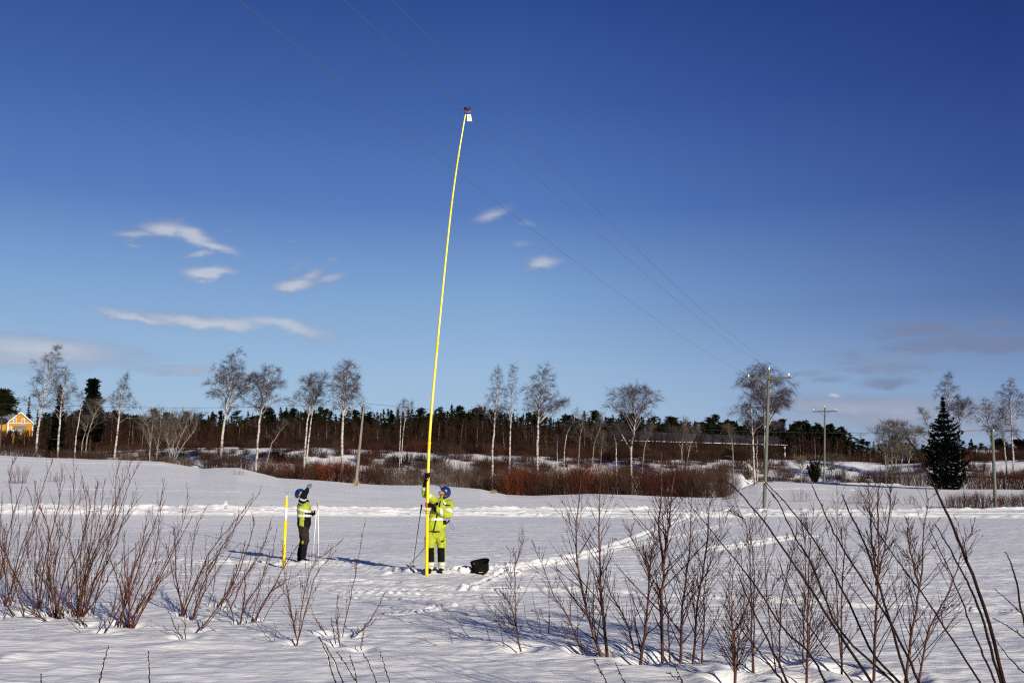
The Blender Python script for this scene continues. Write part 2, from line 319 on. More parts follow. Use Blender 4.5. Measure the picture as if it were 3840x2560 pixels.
M['ochre'] = mat('ochre_boards', (0.43, 0.205, 0.012), 0.8, 0.08, 2, bump=0.3, bscale=5, stretch=(8, 8, 0.3))
M['white_trim'] = mat('white_trim', (0.72, 0.72, 0.70), 0.6)
M['glass'] = mat('window_glass', (0.10, 0.12, 0.15), 0.15)
M['roof_grey'] = mat('grey_roof_sheet', (0.20, 0.20, 0.215), 0.6, 0.1, 0.5)
M['roof_dark'] = mat('dark_roof_sheet', (0.030, 0.028, 0.036), 0.9, spec=0.1, var=0.3, scale=0.3) #, 0.15, 0.3)
M['barn_wall'] = mat('dark_barn_boards', (0.014, 0.009, 0.007), 0.95, spec=0.05) #, 0.2, 0.5)
M['cream'] = mat('cream_plaster', (0.33, 0.29, 0.20), 0.85, 0.1, 0.4)
M['rock'] = mat('dark_rock', (0.05, 0.035, 0.028), 0.9, 0.3, 2, bump=0.5, bscale=4)
M['red_boards'] = mat('red_boards', (0.20, 0.02, 0.015), 0.8)

# ------------------------------------------------------------------ foreground stems, traced as (px, py)
def A1(p): return [(x * .6123, 1600 + y * .6123) for x, y in p]
def A2(p): return [(1200 + x * .5527, 1900 + y * .5527) for x, y in p]
def A3(p): return [(1900 + x * .5486, 1700 + y * .5486) for x, y in p]
def A4(p): return [(2800 + x * .5485, 1700 + y * .5485) for x, y in p]
# left willow shrubs: each a list of stems
LS = [
 ('red stemmed willow shrub cut by the left edge of the photo', [A1(p) for p in (
   [(80,1155),(10,1040),(-60,930)], [(145,1140),(90,960),(30,760),(5,520)], [(40,1080),(120,780),(200,560),(285,300),(330,180)],
   [(30,1080),(45,800),(75,560),(60,300),(90,190)], [(-40,1180),(-10,980),(20,780),(40,590)], [(60,1060),(20,820),(0,640),(15,420)], [(-60,1150),(0,900),(60,620),(140,330)],
   [(35,1085),(100,900),(190,640),(215,420)])]),
 ('willow shrub with crossing red stems, second shrub from the left edge', [A1(p) for p in (
   [(245,1150),(130,980),(60,830),(-10,700)], [(240,1105),(270,850),(340,560),(370,380),(380,250)], [(280,1185),(190,1120),(130,1060)], [(235,1100),(220,900),(250,700),(200,520)],
   [(245,1110),(310,860),(330,700),(440,470)])]),
 ('upright red willow shrub, third from the left edge', [A1(p) for p in (
   [(390,1165),(320,1000),(290,830),(300,640),(240,480),(215,330)], [(340,1150),(350,900),(440,540),(455,380),(450,200)], [(345,1150),(330,900),(360,700),(330,520)],
   [(350,1160),(390,950),(480,760),(530,560),(510,300)], [(360,1160),(420,1000),(500,880),(540,740)], [(335,1150),(300,980),(200,860),(150,700)])]),
 ('tallest and densest red willow shrub of the foreground', [A1(p) for p in (
   [(480,1150),(560,850),(620,640),(720,430),(790,250),(790,140)], [(500,1150),(490,980),(500,700),(555,480),(520,360)], [(520,1140),(600,880),(690,640),(770,400),(850,230)],
   [(460,1130),(520,900),(560,640),(580,440),(600,330)], [(490,1140),(530,850),(610,560),(640,320)], [(510,1150),(590,960),(700,740),(760,560),(850,440)], [(470,1140),(520,980),(560,800),(680,580),(740,320)],
   [(530,1215),(480,1170),(420,1080)], [(520,1150),(620,1000),(700,860),(860,700)], [(505,1140),(540,900),(600,760),(700,600),(710,330),(740,200)], [(475,1130),(470,900),(440,740),(420,600)])]),
 ('red willow shrub leaning towards the right, right of the densest one', [A1(p) for p in (
   [(650,1250),(760,1050),(800,900),(900,600)], [(730,1200),(820,950),(900,700),(960,560),(1010,320)], [(790,1215),(790,1000),(760,850),(760,640)], [(820,1210),(900,1060),(1040,780),(1130,560),(1150,380)],
   [(740,1205),(780,1000),(860,760),(900,540)], [(760,1210),(850,1000),(940,800),(970,620),(990,400)], [(810,1215),(860,1080),(1000,930),(1100,860)], [(770,1200),(740,1000),(700,880),(660,760)]
   , [(830,1210),(930,1010),(1020,840),(1180,540)])]),
 ('thin leaning willow shrub behind the gap in the foreground willows', [A1(p) for p in (
   [(1120,1145),(1080,900),(1070,700),(1060,620)], [(1120,1150),(1170,920),(1190,650),(1270,480)], [(1180,1170),(1230,1000),(1330,800),(1420,640),(1590,400)], [(1130,1145),(1190,980),(1290,760),(1390,640),(1550,430)],
   [(1185,1170),(1260,980),(1280,860),(1400,700),(1470,520)])]),
 ('willow shrub of long stems leaning over towards the short yellow tube', [A1(p) for p in (
   [(1220,1240),(1340,1100),(1450,920),(1540,650),(1560,560)], [(1470,1195),(1520,1060),(1640,860),(1700,620)], [(1560,1180),(1660,1000),(1760,820),(1860,680)], [(1475,1195),(1500,1020),(1510,900),(1640,680)],
   [(1340,1090),(1420,960),(1480,800),(1500,700)], [(1410,1115),(1480,960),(1600,760),(1660,570)], [(1570,1180),(1620,1060),(1720,960),(1830,900)])]),
 ('small forked willow shrub standing below the man in dark trousers', [A1(p) for p in (
   [(1822,1320),(1800,1200),(1740,900),(1735,700)], [(1822,1320),(1850,1080),(1910,860),(1990,780),(2090,700)], [(1820,1320),(1880,1100),(1940,900),(2060,760)], [(1822,1318),(1790,1180),(1760,1050),(1690,930)])]),
 ('two short bent willow shoots in the snow', [A1(p) for p in ([(1135,1290),(1120,1150),(1100,1000)], [(1110,1290),(1060,1200),(1030,1120)])]),
 ('single reddish young willow in the snow between the two men', [A2(p) for p in ([(155,865),(200,650),(235,480),(270,320),(305,80)],)]),
 ('low fan of bare shoots right of the single reddish willow', [A2(p) for p in ([(238,877),(330,780),(400,660),(450,565)], [(280,962),(295,860),(300,790)], [(240,875),(300,820),(420,740)])]),
 ('short leaning shoots left of the single reddish willow', [A2(p) for p in ([(135,932),(115,760),(120,590)], [(105,920),(85,820),(75,760)], [(45,865),(0,810),(-60,720)])]),
]
# right saplings: each label, stems, base radius (m)
RS = [
 ('small bare birch sapling standing alone below the black bag', .011, [A2([(1357,957),(1335,820),(1325,640),(1320,430),(1365,280),(1390,195)]), A2([(1340,860),(1300,650),(1290,280)]), A2([(1345,850),(1230,780),(1090,600)])]),
 ('young birch with a thin trunk arching to the right, first of the copper pair', .019, [A3([(640,1365),(580,1200),(530,980),(480,700),(480,480),(500,280),(505,150)])]),
 ('straight young birch with copper bark, second of the copper pair', .020, [A3([(685,1360),(650,1000),(635,700),(635,400),(640,150)])]),
 ('thin dark sapling leaning to the left before the copper pair', .011, [A3([(510,1345),(420,1120),(320,960),(240,760),(200,660)]), A3([(640,1365),(500,1300),(330,1190),(180,1060)])]),
 ('thin sapling leaning steeply to the left, behind the copper pair', .013, [A3([(870,1345),(820,1150),(730,990),(660,850),(640,740)])]),
 ('young birch with a kinked trunk in a snow hollow', .018, [A3([(915,1425),(950,1200),(970,900),(960,760),(860,600),(840,520)]), A3([(968,860),(1000,640),(1010,480)])]),
 ('tallest young birch, its stem reaching above the forest edge', .021, [A3([(1065,1395),(1055,1000),(1075,780),(1040,500),(1060,300),(1055,100),(1060,-10)]), A3([(1065,800),(1110,480),(1130,250),(1160,60)])]),
 ('slender sapling right behind the tallest young birch', .011, [A3([(1115,1395),(1100,1100),(1060,860),(1000,700)])]),
 ('young birch with a smooth curved copper trunk', .018, [A3([(1190,1400),(1200,1050),(1240,780),(1260,500),(1265,230)])]),
 ('young birch of two stems right of the curved copper trunk', .015, [A3([(1275,1405),(1310,1000),(1360,700),(1380,450),(1400,200)]), A3([(1335,1415),(1350,1100),(1350,900),(1430,650),(1520,380)])]),
 ('bushy sapling growing from a deep hole in the snow', .014, [A3([(1560,1545),(1560,1300),(1530,1100),(1510,850)]), A3([(1565,1545),(1590,1250),(1620,1000),(1600,640)]), A3([(1563,1545),(1540,1200),(1545,900),(1560,600)])]),
 ('very thin upright sapling beside the crossing long stems', .009, [A3([(1690,1480),(1690,1000),(1690,700),(1650,500)])]),
 ('sapling with several upright shoots under the first far pylon', .013, [A4([(410,1540),(420,1100),(430,700),(460,370)]), A4([(385,1440),(400,1000),(400,640),(380,480)]), A4([(405,1500),(450,1000),(500,640)])]),
 ('slim upright sapling between two bushy saplings', .012, [A4([(650,1475),(650,1000),(670,650),(690,500)]), A4([(645,1400),(610,900),(620,500),(625,290)])]),
 ('bushy young birch with a tall split leader', .016, [A4([(870,1520),(885,1100),(900,700),(900,350),(910,200)]), A4([(885,900),(930,700),(980,400),(980,220)]), A4([(880,800),(850,500),(830,200)])]),
 ('wide young birch, the rightmost of the standing saplings', .016, [A4([(1090,1530),(1130,1200),(1190,850),(1210,560),(1240,300)]), A4([(1180,1540),(1250,1200),(1400,900),(1480,640),(1540,530)]), A4([(1180,900),(1110,620),(1100,440)])]),
 ('thin pair of saplings left of the upright shoots', .011, [A4([(225,1420),(240,1000),(300,750),(330,560)]), A4([(200,1500),(140,1000),(120,650),(65,330)])]),
 ('thin sapling before the foot of the nearest wooden pylon', .010, [A4([(40,1480),(30,900),(0,500),(-30,430)])]),
]
# long dark willow wands right in front of the camera: depth, radius, path
NS = [
 ('long dark wand bending left across the young birches', 5.2, .011, A4([(1000,1800),(800,1480),(580,1150),(420,900),(200,580),(0,320),(-140,180)])),
 ('long dark wand ending at the yellow mark of the nearest pylon', 5.4, .010, A4([(1050,1568),(860,1360),(700,1020),(520,680),(380,480),(240,310),(120,190)])),
 ('brown wand running beside the one that ends at the pylon mark', 5.6, .009, A4([(1000,1560),(640,1210),(450,760),(340,590),(220,340),(120,200)])),
 ('dark wand with the tip above the fourth bushy sapling', 5.3, .010, A4([(1100,1560),(960,1080),(800,600),(700,400),(650,280)])),
 ('dark wand with its tip left of the second pylon foot', 5.5, .010, A4([(1180,1568),(1000,1180),(700,720),(560,460),(440,210)])),
 ('long thin wand crossing behind the bundle of upright wands', 5.9, .008, A4([(1600,1568),(1350,1180),(1160,900),(900,540),(860,460)])),
 ('thin straight wand left of the tallest dark wand', 5.4, .008, A4([(1700,1568),(1560,1240),(1430,900),(1240,480)])),
 ('tallest and thickest dark wand, its tip before the dark spruce', 5.0, .013, A4([(1760,1568),(1640,1100),(1500,730),(1400,480),(1290,240),(1170,0),(1090,-110)])),
 ('wand running close beside the tallest one', 5.1, .010, A4([(1740,1568),(1580,1040),(1460,780),(1290,480)])),
 ('wand with a kinked tip at the right edge of the photo', 5.3, .009, A4([(1960,1400),(1896,1150),(1840,860),(1800,740),(1765,670)])),
 ('low wand rising left from the right edge of the photo', 5.6, .006, A4([(2050,1380),(1896,1260),(1790,1180),(1680,1120)])),
 ('thin low wand above the right edge snow track', 5.7, .006, A4([(2000,1210),(1896,1110),(1790,1010),(1690,920)])),
 ('dark wand low at the centre right, tip before the curved trunk', 5.5, .009, A4([(560,1620),(440,1380),(240,1180),(60,900),(-100,700),(-400,330)])),
 ('wand low on the right, leaning left over the saplings', 5.8, .007, A4([(760,1600),(560,1360),(380,1100),(200,700)])),
 ('short dark wand under the very thin sapling', 5.2, .009, A4([(320,1640),(170,1330),(0,970),(-60,820)])),
 ('dark wand at the foot of the sapling in the deep hole', 5.0, .008, A4([(280,1600),(100,1370),(-120,1100)])),
 ('pair of knobbly wand tips at the right end of the lower edge', 5.4, .006, A4([(1960,1560),(1800,1400),(1700,1270)])),
 ('knobbly wand with buds below the copper pair of birches', 4.6, .005, A3([(720,1640),(650,1500),(600,1405)])),
 ('knobbly budded wand below the leaning sapling', 4.6, .006, A3([(840,1640),(790,1530),(740,1425)])),
 ('budded wand at the lower edge under the kinked birch', 4.7, .006, A3([(1230,1640),(1160,1470),(1100,1395)])),
 ('small side wand at the lower edge under the kinked birch', 4.8, .004, A3([(1280,1640),(1180,1540),(1085,1490)])),
 ('lone straight wand tip at the lower edge, far left', 4.6, .007, [(360,2620),(385,2500),(407,2418)]),
 ('second lone wand tip at the lower edge, left of the middle', 4.6, .006, [(556,2620),(560,2520),(556,2437)]),
 ('leftmost long budded wand of the lower middle group', 4.5, .006, [(1300,2640),(1258,2560),(1225,2450),(1195,2380)]),
 ('second budded wand of the lower middle group', 4.6, .006, [(1320,2640),(1288,2560),(1240,2450),(1200,2390)]),
 ('third wand of the lower middle group with pale buds', 4.5, .005, [(1370,2640),(1335,2560),(1290,2480),(1260,2443)]),
 ('upright fourth wand of the lower middle group', 4.6, .005, [(1350,2640),(1335,2540),(1310,2450)]),
 ('fifth wand of the lower middle group', 4.7, .005, [(1430,2640),(1412,2560),(1385,2490),(1364,2448)]),
 ('rightmost wand of the lower middle group', 4.6, .005, [(1475,2640),(1462,2560),(1440,2490),(1424,2440)]),
 ('tiny wand tip at the lower edge left of the middle', 4.6, .004, [(155,2620),(156,2560),(153,2525)]),
]
# small stray shoots (px path)
SS = [A2(p) for p in ([(1020,898),(940,780),(865,700)], [(1155,918),(1110,780),(1035,665)], [(785,935),(700,900),(630,878)], [(900,925),(880,850),(870,810)], [(1495,850),(1480,740),(1450,660)],
      [(1550,850),(1555,740),(1550,560)], [(1250,945),(1215,770),(1215,650)], [(1440,845),(1400,760),(1380,640)])] + [A3(p) for p in ([(230,1225),(200,1080),(170,920)], [(290,1218),(290,1080),(290,930)], [(390,1280),(430,1150),(440,960)], [(745,1400),(700,1340),(600,1200)])] + \
     [A1(p) for p in ([(1660,1312),(1590,1230),(1530,1150)], [(1680,1315),(1690,1240),(1675,1190)], [(2000,1270),(1940,1190),(1895,1080)], [(2080,1330),(2060,1180),(2065,1020)], [(285,1185),(250,1140),(200,1120)], [(485,1250),(430,1190),(400,1150)], [(1320,1250),(1280,1220),(1240,1200)])]

HOLES = []
for lab, stems in LS:
    for st in stems:
        p = ground_px(*st[0]); HOLES.append((p.x, p.y, .07, .12))
for lab, r0, stems in RS:
    p = ground_px(*stems[0][0]); HOLES.append((p.x, p.y, .10, .16))
p = ground_px(*A3([(1563, 1540)])[0]); HOLES.append((p.x, p.y, .18, .17))

# ------------------------------------------------------------------ ground: one sheet to the horizon
TR = [  # px path, width m, groove depth, berm height
 ([(-400,1902),(0,1903),(600,1907),(1200,1911),(2400,1914),(2900,1920),(3400,1917),(3840,1912),(4300,1908)], .60, .00, .20),
 ([(-400,1922),(0,1924),(600,1927),(1200,1931),(2000,1936),(2400,1942),(2900,1936),(3400,1938),(3840,1944),(4300,1950)], .50, .00, .17),
 ([(0,1911),(1200,1919),(2400,1924),(3840,1926)], .25, .05, .10),
 ([(1400,1921),(1900,1926),(2400,1932),(3840,1933)], .2, .0, .09),
 ([(2800,1893),(2640,1925),(2450,1990),(2394,2013),(2290,2050),(2174,2084),(2000,2115),(1860,2137),(1700,2150)], .22, .10, .07),
 ([(2750,1960),(2500,2020),(2300,2060),(2050,2120)], .14, .05, .05),
 ([(2640,2062),(2800,2045),(2930,2022),(3047,2010)], .18, .05, .09),
 ([(1180,2176),(1476,2187),(1808,2209),(2119,2213),(2558,2235),(2937,2256),(3184,2268),(3513,2281),(3840,2303),(4200,2330)], .12, .04, .05),
 ([(600,2100),(800,2110),(1000,2112),(1160,2115),(1300,2125),(1500,2150)], .26, .08, .06),
 ([(1600,2150),(1750,2148),(1900,2150),(2050,2160)], .20, .06, .05),
 ([(1750,2212),(1900,2145),(2100,2110)], .10, .03, .04),
 ([(950,2160),(1250,2215),(1800,2240)], .10, .03, .03),
 ([(3050,1812),(3300,1816),(3550,1824)], .5, .0, .18), ([(2850,1835),(3050,1832),(3200,1838)], .4, .0, .15),
 ([(0,1720),(300,1735),(620,1742)], .5, 0, .12), ([(0,1830),(400,1835),(900,1845)], .25, 0, .05), ([(1650,1836),(1900,1868),(2300,1875)], .25, 0, .06),
 ([(1440,2305),(1540,2300),(1620,2285),(1700,2268)], .07, .02, .04), ([(0,2470),(400,2440),(900,2400)], .2, .0, .03),
]
def build_ground():
    azf = np.arange(-0.56, 0.56, 0.0021)
    azs = np.concatenate([np.linspace(-pi, -0.75, 60, endpoint=False), np.arange(-0.75, -0.56, 0.006), azf, np.arange(0.56, 0.75, 0.006), np.linspace(0.75, pi, 60)])
    ds = np.concatenate([np.arange(0.6, 5, 0.25), np.arange(5, 8, 0.10), np.arange(8, 26, 0.055), np.arange(26, 48, 0.16), np.arange(48, 72, 0.12), np.arange(72, 170, 0.5), np.arange(170, 330, 3), np.geomspace(330, 6000, 24)])
    # the ring at "radius d" runs along constant depth ahead of the camera
    AZ, D = np.meshgrid(azs, ds)
    u = np.clip(np.tan(np.clip(AZ, -0.7328, 0.7328)), -0.9, 0.9)
    Rr = D * np.sqrt(1 + u * u)
    X = Rr * np.sin(AZ); Y = Rr * np.cos(AZ)
    Z = G(X, Y)
    nearw = smooth((60 - D) / 30)
    n1 = val_noise(X * .9 + 5, Y * 2.0, 11) * .026 + val_noise(X * 2.3, Y * 5.5, 12) * .022 + val_noise(X * 5, Y * 10, 13) * .018 + val_noise(X * 9, Y * 17, 15) * .010
    Z += n1 * nearw
    wide = smooth((12 - D) / 4); Z += val_noise(X * 4.1, Y * 4.5, 14) * .018 * wide
    for pth, w, dep, berm in TR:
        pts = [ground_px(*q) for q in bez(pth, max(6, len(pth) * 3))]
        for a, b in zip(pts[:-1], pts[1:]):
            x0, x1 = min(a.x, b.x) - 2, max(a.x, b.x) + 2; y0, y1 = min(a.y, b.y) - 2, max(a.y, b.y) + 2
            m = np.nonzero((X > x0) & (X < x1) & (Y > y0) & (Y < y1))
            if not len(m[0]): continue
            px_, py_ = X[m], Y[m]; dx, dy = b.x - a.x, b.y - a.y; L2 = dx * dx + dy * dy + 1e-9
            t = ((px_ - a.x) * dx + (py_ - a.y) * dy) / L2; tc_ = np.clip(t, 0, 1)
            inside = (t >= 0) & (t < 1)
            dist = np.hypot(px_ - a.x - dx * tc_, py_ - a.y - dy * tc_)
            rough = 1 + .55 * val_noise(px_ * .7, py_ * .9, 21) + .8 * val_noise(px_ * 3.7, py_ * 4.1, 22)
            prof = np.where(inside, berm * rough * np.exp(-((dist - w * .9) / (w * .55)) ** 2) - dep * rough * np.exp(-(dist / (w * .6)) ** 2), 0)
            if dep == 0: prof = np.where(inside, berm * rough * np.exp(-(dist / w) ** 2), 0)
            Z[m] += prof
    # trodden snow round the two men and the caterpillar tread in front
    for (cx, cy, rx, ry, am) in TROD:
        q = np.exp(-(((X - cx) / rx) ** 2 + ((Y - cy) / ry) ** 2) * 1.2)
        m = q > .02
        Z[m] += (np.abs(val_noise(X[m] * 4.5, Y[m] * 4.5, 31)) * -am * 1.4 + np.abs(val_noise(X[m] * 9, Y[m] * 9, 32)) * am + .02) * q[m]
    for (ya, yb_) in ((2203, 2214), (2222, 2231), (2240, 2248)):
        pa = ground_px(1200, ya); pb = ground_px(1820, yb_)
        d = (pb - pa); L_ = math.hypot(d.x, d.y); tx, ty = d.x / L_, d.y / L_
        s = (X - pa.x) * tx + (Y - pa.y) * ty; t = (X - pa.x) * -ty + (Y - pa.y) * tx
        m = (s > 0) & (s < L_) & (np.abs(t) < .22)
        Z[m] += .022 * np.sin(s[m] * 2 * pi / .17) * np.exp(-(t[m] / .12) ** 2) * smooth(s[m] / .8) * smooth((L_ - s[m]) / .8)
    HD = np.zeros_like(Z); HR = np.zeros_like(Z)
    for (hx, hy, dep, w) in HOLES:
        m = np.nonzero((np.abs(X - hx) < w * 4) & (np.abs(Y - hy) < w * 4))
        q = np.hypot(X[m] - hx, Y[m] - hy) / w
        HD[m] = np.maximum(HD[m], dep * np.exp(-q * q)); HR[m] = np.maximum(HR[m], dep * .16 * np.exp(-((q - 1.8) / .6) ** 2) * (1 + 2 * val_noise(X[m] * 6, Y[m] * 6, 41)))
    Z += HR * (1 - np.clip(HD / .05, 0, 1)) - HD
    ny, nx = X.shape
    V = np.stack([X, Y, Z], -1).reshape(-1, 3)
    i, j = np.meshgrid(np.arange(ny - 1), np.arange(nx - 1), indexing='ij'); a = (i * nx + j).ravel()
    Fq = np.stack([a, a + 1, a + nx + 1, a + nx], -1)
    o = mesh_np('ground', V, Fq, M['snow'])
    tag(o, kind='structure')
man2 = ground_px(1639, 2152); man1 = ground_px(1134, 2108); tubeB = ground_px(1063, 2128); bagP = ground_px(1799, 2152)
TROD = [(man2.x, man2.y + .5, 1.0, .7, .06), (man2.x - .9, man2.y + .7, 1.0, .7, .07), (man1.x, man1.y, 1.3, .8, .08), (bagP.x, bagP.y, .8, .5, .06), (man2.x + .9, man2.y + .4, 1.2, .5, .07)]
for q in ((2785, 1893), (2760, 1940), (2640, 2165), (2350, 2170), (1680, 2275), (3110, 1860), (3400, 1895)):
    p = ground_px(*q); TROD.append((p.x, p.y, .8 if q[1] > 2000 else 2.0, .45 if q[1] > 2000 else 2.5,   .09 if q[1] < 2000 else .06))
build_ground()
man2.z += .045; man1.z += .02
# ------------------------------------------------------------------ small solid builders
def V3(*a): return np.array(a, float)
def unit(v): v = np.asarray(v, float); return v / (np.linalg.norm(v) + 1e-12)
class Geo:
    def __init__(s): s.v = []; s.f = []; s.m = []
    def add(s, V, Fl, mi=0):
        o = len(s.v); s.v += [tuple(map(float, p)) for p in V]; s.f += [[i + o for i in f] for f in Fl]; s.m += [mi] * len(Fl); return s
    def loft(s, pts, rad, xdir=(1, 0, 0), n=14, mi=0, cap=True, res=None):
        P = [V3(*p) for p in pts]; Rr = [(r, r) if isinstance(r, (int, float)) else r for r in rad]
        if res:
            A = bez([list(p) + list(r) for p, r in zip(P, Rr)], res); P = [a[:3] for a in A]; Rr = [tuple(a[3:5]) for a in A]
        T = [unit(P[min(i + 1, len(P) - 1)] - P[max(i - 1, 0)]) for i in range(len(P))]
        rings = [(P[i], T[i], Rr[i]) for i in range(len(P))]
        if cap:
            a0, b0 = Rr[0]; a1, b1 = Rr[-1]
            rings = [(P[0] - T[0] * min(a0, b0) * q, T[0], (a0 * w, b0 * w)) for q, w in ((.95, .3), (.8, .6), (.5, .87))] + rings + \
                    [(P[-1] + T[-1] * min(a1, b1) * q, T[-1], (a1 * w, b1 * w)) for q, w in ((.5, .87), (.8, .6), (.95, .3))]
        V = []; Fl = []
        for (p, t, (a, b)) in rings:
            x = unit(V3(*xdir) - t * np.dot(xdir, t)); y = np.cross(t, x)
            for k in range(n): an = 2 * pi * k / n; V.append(p + x * a * cos(an) + y * b * sin(an))
        m = len(rings)
        for i in range(m - 1):
            for k in range(n): k2 = (k + 1) % n; Fl.append([i * n + k, i * n + k2, (i + 1) * n + k2, (i + 1) * n + k])
        Fl.append([k for k in range(n)][::-1]); Fl.append([(m - 1) * n + k for k in range(n)])
        return s.add(V, Fl, mi)
    def box(s, c, size, ax=None, mi=0, taper=1.0):
        ax = np.eye(3) if ax is None else np.array(ax, float); c = V3(*c); h = V3(*size) / 2; V = []
        for z in (-1, 1):
            for (x, y) in ((-1, -1), (1, -1), (1, 1), (-1, 1)):
                w = taper if z > 0 else 1; V.append(c + ax[0] * x * h[0] * w + ax[1] * y * h[1] * w + ax[2] * z * h[2])
        return s.add(V, [[3, 2, 1, 0], [4, 5, 6, 7], [0, 1, 5, 4], [1, 2, 6, 5], [2, 3, 7, 6], [3, 0, 4, 7]], mi)
    def ell(s, c, rad, ax=None, n=16, m=10, lo=-pi / 2, hi=pi / 2, mi=0):
        ax = np.eye(3) if ax is None else np.array(ax, float); V = []; Fl = []
        for i in range(m + 1):
            t = lo + (hi - lo) * i / m
            for k in range(n):
                a = 2 * pi * k / n; V.append(V3(*c) + ax[0] * rad[0] * cos(t) * cos(a) + ax[1] * rad[1] * cos(t) * sin(a) + ax[2] * rad[2] * sin(t))
        for i in range(m):
            for k in range(n): k2 = (k + 1) % n; Fl.append([i * n + k, i * n + k2, (i + 1) * n + k2, (i + 1) * n + k])
        return s.add(V, Fl, mi)
    def build(s, name, mats, parent=None, smooth_=True):
        o = mesh_np(name, s.v, s.f, mats, smooth_=smooth_, midx=s.m, parent=parent); return o
def lathe(prof, n=14):
    V = []; Fl = []
    for r_, z in prof:
        for k in range(n): V.append((r_ * cos(2 * pi * k / n), r_ * sin(2 * pi * k / n), z))
    for i in range(len(prof) - 1):
        for k in range(n): k2 = (k + 1) % n; Fl.append([i * n + k, i * n + k2, (i + 1) * n + k2, (i + 1) * n + k])
    Fl.append(list(range(n))[::-1]); Fl.append([(len(prof) - 1) * n + k for k in range(n)]); return V, Fl
def fuse(name, geo, mats, parent, voxel=.012, colour=None, smooth_it=4, wrinkle=0.0, wscale=14):
    me = bpy.data.meshes.new('tmp'); me.from_pydata(geo.v, [], geo.f); ob = bpy.data.objects.new('tmp', me); COL.objects.link(ob)
    md = ob.modifiers.new('r', 'REMESH'); md.mode = 'VOXEL'; md.voxel_size = voxel; md.use_smooth_shade = True
    if smooth_it: sm = ob.modifiers.new('s', 'SMOOTH'); sm.iterations = smooth_it; sm.factor = .5
    dg = bpy.context.evaluated_depsgraph_get(); ev = ob.evaluated_get(dg); out = bpy.data.meshes.new_from_object(ev, depsgraph=dg)
    bpy.data.objects.remove(ob); bpy.data.meshes.remove(me); out.name = name
    if wrinkle:
        n = len(out.vertices); co = np.zeros(n * 3); out.vertices.foreach_get('co', co); co = co.reshape(-1, 3); no = np.zeros(n * 3); out.vertices.foreach_get('normal', no); no = no.reshape(-1, 3)
        w = val_noise(co[:, 0] * wscale + co[:, 1] * 5, co[:, 2] * wscale * 1.6 - co[:, 0] * 6, 5) + .5 * val_noise(co[:, 0] * wscale * 2 + 9, co[:, 2] * wscale * 2.6 + co[:, 1] * 9, 6)
        co += no * (w * wrinkle)[:, None]; out.vertices.foreach_set('co', co.ravel()); out.update()
    for m_ in (mats if isinstance(mats, (list, tuple)) else [mats]): out.materials.append(m_)
    if colour:
        out.polygons.foreach_set('material_index', [colour(p.center, p.normal) for p in out.polygons])
    return link(name, out, parent)
def seg_t(p, a, b):
    a = V3(*a); b = V3(*b); p = V3(*p); d = b - a; t = float(np.dot(p - a, d) / np.dot(d, d)); tc = min(1, max(0, t)); return t, float(np.linalg.norm(p - a - d * tc))
def grip(c, A, Wd, rp, curl=1, fr=.0105):
    """a closed hand on a bar: bar axis A, direction Wd from the bar to the wrist"""
    A = unit(A); Wd = unit(V3(*Wd) - A * np.dot(Wd, A)); B = np.cross(A, Wd) * curl; c = V3(*c); g = Geo()
    g.loft([c + Wd * (rp + .018) - A * .034 + B * .008, c + Wd * (rp + .020) + A * .034 + B * .008], [(.021, .030)] * 2, xdir=tuple(Wd))
    g.loft([c + Wd * (rp + .02), c + Wd * (rp + .085)], [(.036, .026), (.030, .027)], xdir=tuple(A))
    for i, h in enumerate((.038, .0135, -.011, -.034)):
        a0, a1 = .5, (3.9, 4.15, 4.05, 3.7)[i]
        g.loft([c + A * (h + .003 * q) + (Wd * cos(a) + B * sin(a)) * (rp + .0105 + .003 * (q in (1, 3))) for q, a in enumerate(np.linspace(a0, a1, 6))], [fr * 1.12, fr * 1.1, fr, fr * .98, fr * .93, fr * .85], xdir=tuple(A), n=8)
    g.loft([c + Wd * (rp + .03) + A * .034, c + Wd * (rp + .008) + A * .052 - B * .022, c - B * (rp + .014) + A * .058, c - B * (rp + .006) - Wd * (rp * .8) + A * .062], [.015, .013, .012, .010], xdir=tuple(A), n=8)
    return g
def frame(u, f):
    u = unit(u); f = unit(V3(*f) - u * np.dot(f, u)); s_ = np.cross(f, u); return s_, f, u     # side, forward, up
def head_geo(g, c, s_, f, u, neck):
    c = V3(*c); ax = [s_, f, u]
    g.ell(c + u * .035, (.076, .097, .090), ax); g.loft([c - f * .01, c - u * .07 + f * .035, c - u * .095 + f * .055], [(.068, .078), (.058, .055), (.034, .030)], xdir=tuple(s_))
    g.loft([c + u * .018 + f * .093, c - u * .022 + f * .112], [.009, .015], xdir=tuple(s_), n=8)        # nose
    g.loft([c - u * .052 + f * .092 - s_ * .02, c - u * .052 + f * .092 + s_ * .02], [.009, .009], n=8)   # lips
    for q in (-1, 1): g.ell(c + s_ * q * .078 - f * .005 - u * .005, (.012, .02, .032), ax, 8, 6)
    g.loft([c - u * .06 - f * .02, V3(*neck)], [.056, .062], xdir=tuple(s_))
